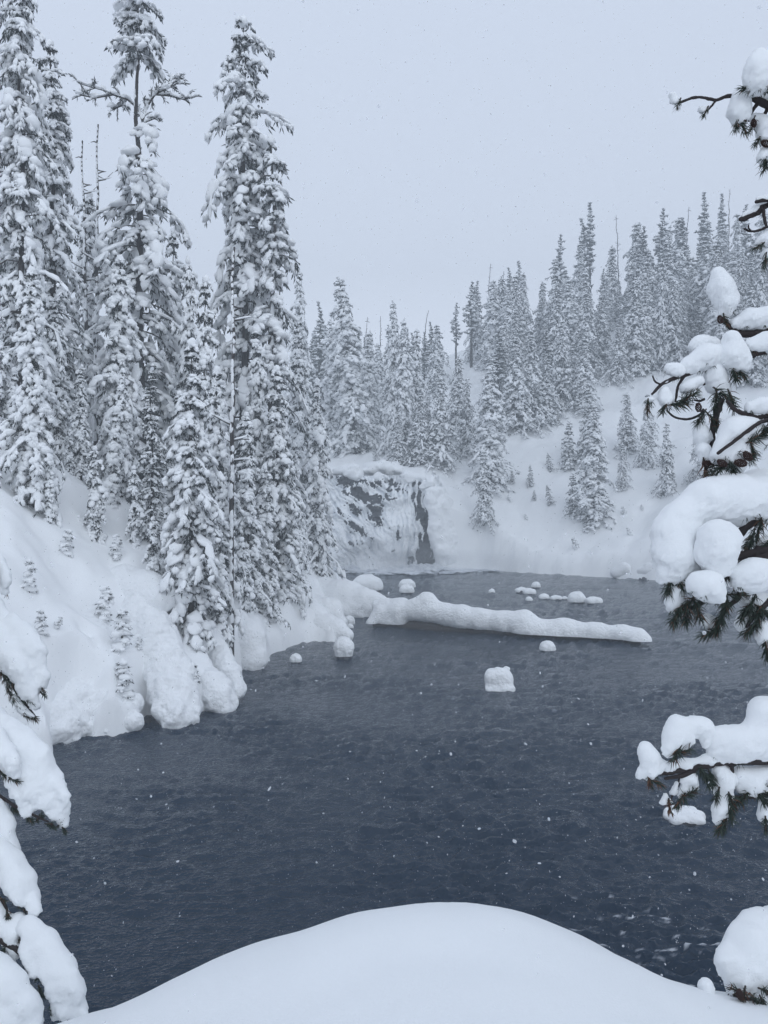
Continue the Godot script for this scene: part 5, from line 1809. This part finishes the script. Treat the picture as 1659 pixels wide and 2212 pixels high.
	# snow on the limbs
	for list in [
		[[[1640, 122, 18, 4.3], [1636, 150, 27, 4.3], [1634, 182, 26, 4.3]], [[1655, 140, 22, 4.3], [1662, 165, 16, 4.3]]],
		[[[1596, 214, 18, 4.38], [1592, 240, 18, 4.38], [1596, 258, 16, 4.38]], [[1606, 208, 15, 4.38], [1608, 240, 14, 4.38]]],
		[[[1452, 207, 9, 4.34], [1458, 218, 9, 4.34]]], [[[1514, 237, 8, 4.38], [1524, 235, 6, 4.38]]],
		[[[1645, 212, 10, 4.42], [1665, 205, 14, 4.42]]], [[[1645, 258, 13, 4.42], [1655, 280, 20, 4.4], [1650, 300, 13, 4.4]], [[1628, 252, 8, 4.42], [1626, 262, 7, 4.42]]], [[[1655, 320, 10, 4.4], [1650, 340, 14, 4.4], [1660, 350, 12, 4.4]]],
		[[[1605, 466, 6, 4.4], [1630, 452, 8, 4.4], [1655, 434, 10, 4.4], [1690, 412, 12, 4.4]]], [[[1636, 430, 5, 4.35], [1660, 425, 7, 4.35]]], [[[1650, 518, 14, 4.4], [1668, 512, 16, 4.4], [1640, 526, 8, 4.4]]], [[[1655, 548, 12, 4.4], [1672, 545, 14, 4.4]]],
		[[[1552, 594, 17, 4.25], [1560, 620, 24, 4.25], [1570, 650, 21, 4.25], [1566, 676, 13, 4.25]], [[1546, 625, 14, 4.27], [1580, 640, 14, 4.27]]],
		[[[1586, 700, 12, 4.25], [1620, 690, 22, 4.25], [1659, 688, 24, 4.25], [1700, 680, 24, 4.25]]],
		[[[1518, 742, 22, 4.25], [1540, 744, 18, 4.27]], [[1500, 745, 10, 4.25], [1518, 752, 14, 4.25]]],
		[[[1496, 786, 19, 4.12], [1525, 768, 24, 4.12], [1552, 762, 20, 4.14]], [[1480, 795, 12, 4.12], [1510, 780, 16, 4.12]]],
		[[[1448, 796, 15, 4.1], [1462, 800, 18, 4.1]]],
		[[[1580, 734, 20, 4.1], [1588, 765, 25, 4.1], [1592, 786, 20, 4.1]], [[1570, 770, 16, 4.1], [1606, 785, 14, 4.1]]],
		[[[1625, 745, 16, 4.1], [1655, 740, 20, 4.1], [1690, 735, 18, 4.1]]],
		[[[1545, 790, 17, 4.14], [1545, 815, 20, 4.14], [1560, 840, 16, 4.14], [1540, 838, 14, 4.14]]], [[[1480, 838, 14, 4.1], [1510, 822, 12, 4.1]]],
		[[[1436, 848, 14, 4.08], [1440, 866, 14, 4.08], [1430, 860, 10, 4.08]]], [[[1398, 864, 7, 4.06], [1406, 862, 7, 4.06]]], [[[1510, 846, 8, 4.1], [1512, 856, 7, 4.1]]],
		[[[1512, 924, 14, 4.06], [1518, 945, 18, 4.06], [1514, 962, 14, 4.06]]], [[[1620, 880, 14, 3.9], [1645, 876, 16, 3.9], [1680, 880, 18, 3.9]]],
		[[[1565, 958, 20, 3.9], [1590, 930, 30, 3.92], [1620, 930, 26, 3.92], [1640, 950, 22, 3.92]], [[1555, 985, 20, 3.9], [1590, 985, 30, 3.92], [1620, 970, 20, 3.92]]],
		[[[1520, 972, 17, 4.0], [1526, 986, 18, 4.0]]],
		[[[1490, 1110, 34, 3.85], [1530, 1082, 44, 3.85], [1590, 1078, 48, 3.87], [1650, 1080, 46, 3.9], [1720, 1070, 46, 3.95]], [[1470, 1125, 38, 3.85], [1452, 1155, 38, 3.83], [1458, 1200, 40, 3.82], [1462, 1232, 32, 3.82]], [[1475, 1170, 36, 3.84], [1480, 1205, 32, 3.84]], [[1436, 1246, 14, 3.8], [1432, 1252, 12, 3.8]], [[1492, 1228, 12, 3.82], [1496, 1242, 8, 3.82]]],
		[[[1600, 1046, 26, 4.05], [1640, 1042, 24, 4.05], [1690, 1052, 26, 4.05]]],
		[[[1542, 1162, 36, 3.7], [1555, 1168, 36, 3.7], [1548, 1200, 35, 3.7], [1550, 1225, 26, 3.7]]],
		[[[1505, 1262, 24, 3.66], [1530, 1264, 30, 3.66], [1545, 1282, 22, 3.66]]],
		[[[1590, 1240, 18, 3.7], [1625, 1238, 32, 3.7], [1655, 1232, 24, 3.7]], [[1600, 1256, 20, 3.7], [1640, 1262, 18, 3.7]]],
		[[[1460, 1282, 18, 3.8], [1458, 1305, 18, 3.8], [1466, 1318, 12, 3.8]]], [[[1528, 1340, 16, 3.85], [1540, 1350, 17, 3.85]]], [[[1608, 1330, 15, 3.85], [1604, 1350, 17, 3.85]]], [[[1650, 1352, 13, 3.8], [1652, 1376, 16, 3.8], [1655, 1392, 13, 3.8]]], [[[1610, 1295, 17, 3.85], [1640, 1302, 20, 3.85], [1665, 1300, 16, 3.85]]], [[[1640, 1178, 14, 3.9], [1660, 1172, 16, 3.9]]], [[[1505, 1236, 10, 3.85], [1525, 1234, 8, 3.85]]],
		[[[1395, 1616, 17, 3.48], [1402, 1635, 19, 3.48], [1408, 1660, 17, 3.48], [1400, 1676, 10, 3.48]], [[1380, 1676, 8, 3.48], [1384, 1668, 9, 3.48]], [[1410, 1645, 14, 3.48], [1440, 1656, 9, 3.48], [1480, 1648, 9, 3.5], [1530, 1640, 10, 3.5], [1580, 1636, 12, 3.5]]],
		[[[1464, 1566, 22, 3.46], [1456, 1590, 21, 3.46], [1452, 1616, 16, 3.46]], [[1480, 1575, 24, 3.48], [1482, 1600, 18, 3.48]], [[1500, 1562, 16, 3.48], [1520, 1570, 15, 3.48], [1526, 1590, 10, 3.48], [1524, 1612, 9, 3.48]], [[1440, 1605, 8, 3.46], [1440, 1625, 6, 3.46]]],
		[[[1548, 1596, 26, 3.5], [1590, 1600, 30, 3.5], [1640, 1598, 32, 3.52], [1700, 1590, 34, 3.54]], [[1545, 1625, 17, 3.5], [1600, 1622, 20, 3.5], [1650, 1618, 20, 3.52]], [[1636, 1560, 24, 3.52], [1648, 1535, 26, 3.52], [1680, 1540, 30, 3.54]]],
		[[[1555, 1662, 17, 3.52], [1568, 1680, 19, 3.52], [1552, 1698, 14, 3.52]], [[1572, 1694, 14, 3.5], [1568, 1725, 14, 3.5], [1556, 1750, 17, 3.5], [1550, 1772, 12, 3.5]], [[1546, 1705, 10, 3.52], [1545, 1712, 8, 3.52]]],
		[[[1598, 1672, 17, 3.52], [1625, 1686, 26, 3.52], [1655, 1680, 24, 3.52], [1690, 1680, 26, 3.52]], [[1596, 1700, 14, 3.52], [1620, 1704, 15, 3.52]]],
		[[[1478, 1682, 11, 3.5], [1494, 1682, 13, 3.5], [1504, 1700, 8, 3.5]], [[1468, 1720, 8, 3.5], [1480, 1706, 12, 3.5]]], [[[1462, 1692, 6, 3.5], [1455, 1712, 8, 3.5]]], [[[1438, 1718, 6, 3.5], [1434, 1732, 7, 3.5], [1446, 1730, 7, 3.5]]], [[[1652, 1735, 12, 3.5], [1650, 1765, 13, 3.5], [1660, 1770, 12, 3.5]]]]:
		clump(o, list)
	# needles below and beside the clumps
	sprays(o, [
		[1618, 190, 4.3, -1.0, 0.25, 70, 26, 0.1], [1648, 182, 4.28, 0.6, 0.5, 80, 26, 0.1], [1466, 224, 4.33, -0.4, 1.0, 40, 18, 0.1], [1524, 242, 4.37, -0.5, 1.0, 40, 18, 0.1], [1605, 272, 4.36, 0.3, 1.0, 80, 26, 0.1], [1592, 265, 4.36, -0.2, 1.0, 60, 22, 0.1], [1626, 268, 4.4, -0.3, 1.0, 50, 24, 0.1], [1640, 302, 4.38, -0.6, 0.8, 50, 22, 0.1], [1652, 352, 4.36, -0.2, 1.0, 80, 28, 0.1], [1640, 532, 4.36, -0.8, 0.6, 60, 22, 0.1], [1652, 562, 4.36, -0.2, 1.0, 60, 22, 0.1],
		[1566, 690, 4.22, 0.2, 1.0, 60, 18, 0.4], [1586, 806, 4.08, 0.2, 1.0, 110, 28, 0.1], [1600, 806, 4.08, 0.7, 0.8, 70, 24, 0.1], [1465, 872, 4.05, 0.9, -0.1, 110, 30, 0.1], [1480, 862, 4.05, 0.9, -0.5, 110, 30, 0.1], [1436, 880, 4.05, -0.5, 0.9, 60, 22, 0.1], [1399, 876, 4.04, -0.1, 1.0, 60, 20, 0.45], [1545, 866, 4.05, -0.2, 1.0, 100, 30, 0.1], [1560, 850, 4.05, 0.8, 0.6, 90, 30, 0.1], [1580, 862, 4.0, 0.4, 1.0, 100, 30, 0.1], [1515, 900, 4.03, -0.6, 0.8, 60, 28, 0.1], [1540, 905, 4.03, 0.7, 0.7, 70, 28, 0.1], [1555, 925, 4.0, 0.9, 0.2, 60, 26, 0.1],
		[1524, 1012, 3.95, 0.1, 1.0, 80, 32, 0.9], [1540, 1000, 3.95, 0.9, 0.2, 50, 28, 0.8], [1555, 1012, 3.86, -0.9, 0.5, 120, 34, 0.1], [1580, 1004, 3.86, 0.4, 1.0, 130, 34, 0.1], [1605, 985, 3.86, 0.9, 0.2, 120, 34, 0.1], [1635, 945, 3.85, 0.8, -0.4, 120, 34, 0.1], [1650, 930, 3.85, 0.6, -0.6, 100, 32, 0.1], [1622, 962, 3.86, 0.4, 1.0, 90, 32, 0.1],
		[1446, 1262, 3.78, -0.3, 0.9, 110, 30, 0.1], [1466, 1254, 3.78, 0.3, 0.9, 100, 30, 0.1], [1490, 1252, 3.78, 0.9, 0.2, 90, 30, 0.15], [1505, 1215, 3.84, 0.3, -0.6, 120, 32, 0.05], [1512, 1206, 3.84, -0.5, 0.8, 120, 32, 0.05], [1572, 1248, 3.72, 0.6, 0.4, 90, 30, 0.3], [1640, 1140, 3.82, -0.2, 1.0, 130, 32, 0.1], [1622, 1165, 3.82, -0.4, 1.0, 130, 32, 0.1], [1606, 1196, 3.82, -0.4, 1.0, 110, 32, 0.1], [1655, 1180, 3.84, -0.6, 0.6, 120, 36, 0.0], [1650, 1205, 3.84, -0.6, 0.6, 120, 36, 0.0],
		[1462, 1328, 3.72, -0.6, 0.8, 150, 34, 0.1], [1482, 1322, 3.72, -0.2, 0.9, 150, 34, 0.1], [1506, 1314, 3.72, 0.3, 0.9, 150, 34, 0.15], [1490, 1300, 3.74, -0.7, 0.5, 90, 30, 0.3], [1566, 1290, 3.74, 0.1, 1.0, 130, 34, 0.1], [1562, 1320, 3.76, -0.3, 1.0, 130, 34, 0.1], [1552, 1348, 3.78, -0.4, 1.0, 130, 34, 0.1], [1536, 1366, 3.8, -0.9, 0.3, 110, 32, 0.1], [1590, 1284, 3.74, 0.9, 0.0, 80, 28, 0.1], [1624, 1302, 3.76, -0.4, 0.9, 110, 32, 0.1], [1612, 1322, 3.78, -0.6, 0.8, 110, 32, 0.1], [1640, 1330, 3.78, -0.4, 0.9, 110, 32, 0.1], [1624, 1354, 3.8, -0.6, 0.8, 110, 32, 0.1], [1655, 1400, 3.76, 0.0, 1.0, 110, 30, 0.1], [1650, 1320, 3.8, 0.7, 0.5, 110, 32, 0.1],
		[1462, 1628, 3.42, -0.4, 0.8, 60, 28, 0.1], [1474, 1624, 3.42, 0.8, -0.2, 60, 26, 0.1], [1402, 1686, 3.46, 0.2, 1.0, 60, 20, 0.6], [1418, 1690, 3.46, 0.8, 0.4, 60, 22, 0.3], [1520, 1672, 3.48, 0.5, 0.8, 110, 30, 0.05], [1535, 1680, 3.5, 0.3, 1.0, 120, 30, 0.05], [1470, 1728, 3.46, -0.6, 0.6, 70, 24, 0.2], [1488, 1716, 3.46, 0.6, -0.4, 70, 26, 0.2], [1446, 1740, 3.48, 0.1, 1.0, 50, 20, 0.8], [1550, 1716, 3.48, -0.2, 1.0, 60, 22, 0.1], [1580, 1730, 3.46, 0.3, 0.9, 110, 26, 0.1], [1578, 1752, 3.46, 0.1, 1.0, 120, 28, 0.1], [1560, 1784, 3.46, -0.6, 0.8, 120, 26, 0.1], [1605, 1722, 3.48, -0.6, 0.4, 110, 28, 0.1], [1640, 1716, 3.48, 0.4, 0.5, 130, 30, 0.05], [1655, 1700, 3.48, 0.4, -0.5, 120, 32, 0.05], [1654, 1782, 3.46, 0.0, 1.0, 60, 24, 0.05]])
	for q in [[1628, 266, 4.36, 0.1, 18], [1655, 310, 4.36, 1.2, 22], [1560, 1000, 3.84, 1.1, 22], [1530, 1003, 3.93, 1.3, 24], [1615, 985, 3.82, 0.7, 24], [1600, 1000, 3.82, 1.4, 26], [1509, 880, 4.05, 0.1, 20], [1556, 690, 4.2, 0.3, 18]]:
		pine_cone(o, q[0], q[1], q[2], q[3], q[4])

	# the low snowy pine bush at the drift's edge
	rng.seed = 511
	o = base("pine_shrub", Vector3(1.75, 3.3, -3.45), "snow-buried little pine at the edge of the near drift", "shrub")
	clump(o, [[[1618, 2040, 50, 3.4], [1650, 2020, 46, 3.45], [1690, 2030, 60, 3.5]], [[1590, 2085, 34, 3.38], [1640, 2090, 50, 3.4]], [[1568, 2068, 17, 3.36], [1574, 2100, 15, 3.36]], [[1590, 2130, 26, 3.36], [1640, 2130, 30, 3.38]], [[1655, 2000, 26, 3.45], [1700, 1995, 30, 3.5]]], 0.014, 0.06)
	clump(o, [[[1525, 2130, 17, 3.3], [1526, 2150, 18, 3.3]]], 0.012, 0.05)
	bough(o, [[1680, 2200, 7, 3.4], [1640, 2165, 5, 3.34], [1610, 2158, 4, 3.3], [1585, 2150, 3, 3.27]])
	bough(o, [[1640, 2165, 4, 3.34], [1650, 2180, 3.4, 3.3], [1659, 2172, 3, 3.28]])
	sprays(o, [[1592, 2140, 3.26, -0.6, -0.3, 50, 24, 0.3], [1606, 2150, 3.26, -0.2, 0.9, 70, 26, 0.3], [1632, 2160, 3.27, 0.5, 0.6, 80, 26, 0.1], [1650, 2168, 3.27, 0.4, 0.8, 80, 26, 0.1], [1655, 2140, 3.28, 0.8, 0.3, 70, 24, 0.1]])
	pine_cone(o, 1598, 2148, 3.24, 0.1, 22)

func build_near_fir() -> void:
	rng.seed = 521
	var o := base("fir_tree", Vector3(-3.3, 1.2, -4.5), "near fir with long snow fingers drooping along the picture's edge", "tree")
	var mb := MB.new()
	tube(mb, PackedVector3Array([Vector3(0, -0.4, 0), Vector3(0.02, 1.5, 0), Vector3(-0.02, 3.2, 0), Vector3(0, 5.2, 0)]), PackedFloat32Array([0.13, 0.11, 0.08, 0.03]), 12)
	put("trunk", mb.mesh(), M.near_bark, o)
	own_crown(o, "small_b", 5.4, 0.85)
	for list in [
		[[-300, 1250, 9, 5.2], [-60, 1380, 7, 5.1], [10, 1450, 5, 5.0], [40, 1500, 4, 5.0], [78, 1552, 2.5, 5.0]], [[10, 1450, 4, 5.0], [40, 1440, 3, 5.0], [75, 1480, 2.4, 5.0], [92, 1500, 2, 5.0]], [[-300, 1180, 8, 5.2], [-40, 1330, 5, 5.1], [10, 1370, 3, 5.1]],
		[[-330, 1500, 10, 4.6], [-60, 1600, 8, 4.5], [40, 1660, 5, 4.4], [110, 1740, 3.5, 4.4], [140, 1790, 2, 4.4]], [[-100, 1640, 6, 4.4], [0, 1720, 4, 4.35], [50, 1750, 3, 4.35], [105, 1775, 2, 4.35]], [[-60, 1630, 4, 4.3], [10, 1650, 3.4, 4.28], [36, 1690, 2, 4.28]],
		[[-330, 1700, 9, 4.4], [-60, 1800, 7, 4.3], [10, 1870, 5, 4.25], [50, 1920, 3.4, 4.2], [78, 1970, 2, 4.2]], [[-80, 1880, 5, 4.2], [0, 1940, 3.4, 4.15], [22, 1990, 3, 4.15], [45, 2020, 2.4, 4.15], [82, 2040, 1.8, 4.15]],
		[[-330, 1900, 9, 4.2], [-40, 2010, 7, 4.1], [60, 2070, 5, 4.05], [120, 2120, 4, 4.0], [160, 2180, 2.6, 4.0]], [[-300, 2050, 8, 4.0], [-40, 2110, 6, 3.95], [40, 2150, 4, 3.9], [80, 2200, 2.6, 3.9]]]:
		bough(o, list)
	for list in [
		[[[-6, 1215, 22, 5.2], [6, 1240, 14, 5.2], [10, 1275, 12, 5.2]]], [[[-20, 1310, 30, 5.15], [2, 1340, 22, 5.1], [8, 1352, 15, 5.1]]],
		[[[-20, 1370, 40, 5.05], [10, 1400, 34, 5.0], [40, 1440, 30, 4.98], [62, 1490, 22, 4.97], [76, 1522, 12, 4.97]], [[50, 1380, 24, 5.05], [78, 1410, 22, 5.03], [92, 1460, 14, 5.02], [93, 1486, 9, 5.02]], [[20, 1350, 28, 5.1], [60, 1375, 24, 5.08]]],
		[[[28, 1508, 10, 4.96], [50, 1535, 9, 4.96], [70, 1548, 6, 4.96]]],
		[[[-20, 1560, 40, 4.5], [30, 1600, 40, 4.44], [80, 1640, 36, 4.4], [112, 1690, 28, 4.4], [132, 1740, 18, 4.4], [138, 1780, 9, 4.4]], [[40, 1640, 26, 4.38], [70, 1680, 26, 4.36], [98, 1730, 20, 4.36], [112, 1768, 12, 4.36]], [[20, 1650, 24, 4.38], [45, 1700, 22, 4.36], [60, 1745, 15, 4.36], [64, 1762, 10, 4.36]]],
		[[[-10, 1590, 24, 4.3], [14, 1625, 20, 4.28], [30, 1660, 14, 4.27], [34, 1676, 9, 4.27]]],
		[[[-10, 1740, 24, 4.35], [10, 1780, 22, 4.32], [24, 1830, 16, 4.3], [28, 1860, 12, 4.3]]], [[[-10, 1820, 26, 4.25], [20, 1860, 28, 4.22], [50, 1900, 26, 4.2], [68, 1940, 18, 4.2], [74, 1966, 12, 4.2]], [[10, 1890, 22, 4.2], [34, 1925, 18, 4.18], [44, 1950, 10, 4.18]]],
		[[[-10, 1960, 24, 4.15], [12, 2000, 20, 4.13], [22, 2040, 14, 4.13], [26, 2070, 8, 4.13]], [[40, 1985, 18, 4.14], [64, 2010, 18, 4.13], [80, 2030, 11, 4.13]]],
		[[[60, 2000, 26, 4.1], [95, 2040, 32, 4.05], [130, 2090, 34, 4.02], [156, 2140, 28, 4.0], [172, 2185, 18, 4.0], [176, 2210, 12, 4.0]], [[100, 2080, 28, 4.03], [125, 2130, 24, 4.0], [128, 2170, 16, 4.0], [120, 2195, 10, 4.0]], [[60, 2050, 20, 4.05], [75, 2080, 14, 4.05]]],
		[[[-20, 2090, 40, 3.95], [20, 2130, 36, 3.92], [55, 2170, 30, 3.9], [78, 2210, 18, 3.9]], [[-20, 2160, 40, 3.9], [15, 2200, 34, 3.88], [40, 2250, 24, 3.88]]],
		[[[20, 2060, 10, 4.1], [36, 2110, 10, 4.08], [44, 2125, 8, 4.08]]]]:
		# smaller fingers that droop from each load
		var more := []
		for ch in list:
			for q in ch:
				q[2] *= 0.87
			for j in 3:
				var q: Array = ch[rng.randi() % ch.size()]
				var r: float = q[2]
				if r < 11.0:
					continue
				var u: float = q[0] + rr(-0.5, 0.9) * r
				var v: float = q[1] + r * 0.55
				more.append([[u, v, r * 0.42, q[3] - 0.04], [u + rr(-0.1, 0.5) * r, v + r * 0.8, r * 0.36, q[3] - 0.05], [u + rr(0.0, 0.7) * r, v + r * rr(1.2, 1.7), r * 0.2, q[3] - 0.05]])
		list.append_array(more)
		clump(o, list, 0.014, 0.04)
	sprays(o, [
		[8, 1360, 5.06, 0.4, 0.9, 70, 18, 0.3], [2, 1440, 4.96, 0.3, 1.0, 90, 26, 0.2], [14, 1470, 4.95, 0.5, 0.9, 90, 24, 0.2], [24, 1500, 4.95, 0.6, 0.8, 90, 22, 0.2], [42, 1528, 4.95, 0.7, 0.7, 90, 20, 0.2], [66, 1550, 4.95, 0.9, 0.2, 80, 18, 0.2], [62, 1512, 4.94, 0.8, 0.6, 70, 16, 0.2], [94, 1494, 4.98, 0.4, 0.8, 60, 15, 0.2], [30, 1480, 4.94, 0.7, 0.7, 70, 18, 0.2],
		[6, 1672, 4.3, 0.5, 0.6, 60, 18, 0.3], [30, 1684, 4.26, 0.8, 0.3, 60, 16, 0.2], [30, 1745, 4.36, 0.6, 0.7, 110, 18, 0.1], [62, 1768, 4.34, 0.8, 0.4, 110, 18, 0.1], [84, 1768, 4.36, 0.6, -0.6, 80, 16, 0.1], [108, 1782, 4.34, 0.8, 0.3, 110, 16, 0.1], [128, 1780, 4.38, 0.5, -0.6, 60, 14, 0.1], [138, 1794, 4.38, 0.4, 0.9, 60, 12, 0.1],
		[10, 1790, 4.3, -0.2, 1.0, 90, 22, 0.2], [24, 1880, 4.2, 0.9, 0.1, 50, 18, 0.5], [34, 1935, 4.14, 0.6, 0.7, 70, 18, 0.4], [58, 1968, 4.16, 0.8, 0.3, 80, 15, 0.4], [4, 1942, 4.12, 0.7, 0.3, 50, 15, 0.4], [16, 1975, 4.1, 0.2, 1.0, 80, 15, 0.3], [24, 2010, 4.1, 0.3, 1.0, 80, 15, 0.3], [50, 2032, 4.1, 0.9, 0.2, 80, 15, 0.4], [76, 2044, 4.1, 0.9, 0.3, 70, 14, 0.4],
		[10, 2050, 4.08, -0.6, 0.6, 90, 20, 0.0], [36, 2100, 4.06, 0.2, 1.0, 70, 16, 0.0], [80, 2100, 4.0, 0.3, 0.9, 80, 16, 0.0], [88, 2140, 3.98, 0.4, 0.9, 80, 16, 0.0], [112, 2180, 3.98, 0.2, 1.0, 70, 14, 0.0], [140, 2180, 3.98, 0.4, 0.6, 100, 16, 0.0], [155, 2206, 3.97, 0.5, 0.8, 90, 16, 0.0], [70, 2215, 3.86, 0.3, 1.0, 80, 15, 0.0], [10, 2180, 3.86, -0.2, 1.0, 60, 14, 0.0]], 0.7)

func build_snowfall() -> void:
	rng.seed = 601
	var mb := MB.new()
	for k in 12:
		mb.v.append(blob_v[15][k])
		mb.n.append(blob_n[15][k])
	mb.i = blob_i[15].duplicate()
	var mm := MultiMesh.new()
	mm.transform_format = MultiMesh.TRANSFORM_3D
	mm.mesh = mb.mesh()
	mm.instance_count = 14000
	for k in 14000:
		var d := 1.6 + 16.0 * pow(rng.randf(), 0.55)
		var p := Vector3(rr(-0.62, 0.62) * d, EYE.y + rr(-0.85, 0.75) * d, -d)
		p.y = maxf(p.y, 0.1)
		var s := rr(0.0026, 0.0066)
		var b := Basis.from_euler(Vector3(rr(0, TAU), rr(0, TAU), rr(0, TAU))) * Basis.from_scale(Vector3(s, s * rr(0.4, 0.8), s * rr(0.8, 1.5)))
		mm.set_instance_transform(k, Transform3D(b, p))
	var o := MultiMeshInstance3D.new()
	o.name = "snowflakes"
	o.multimesh = mm
	o.material_override = M.flake
	add_child(o)
	tag(o, "scattered snowflakes falling over the river", "snowfall", "", "stuff")
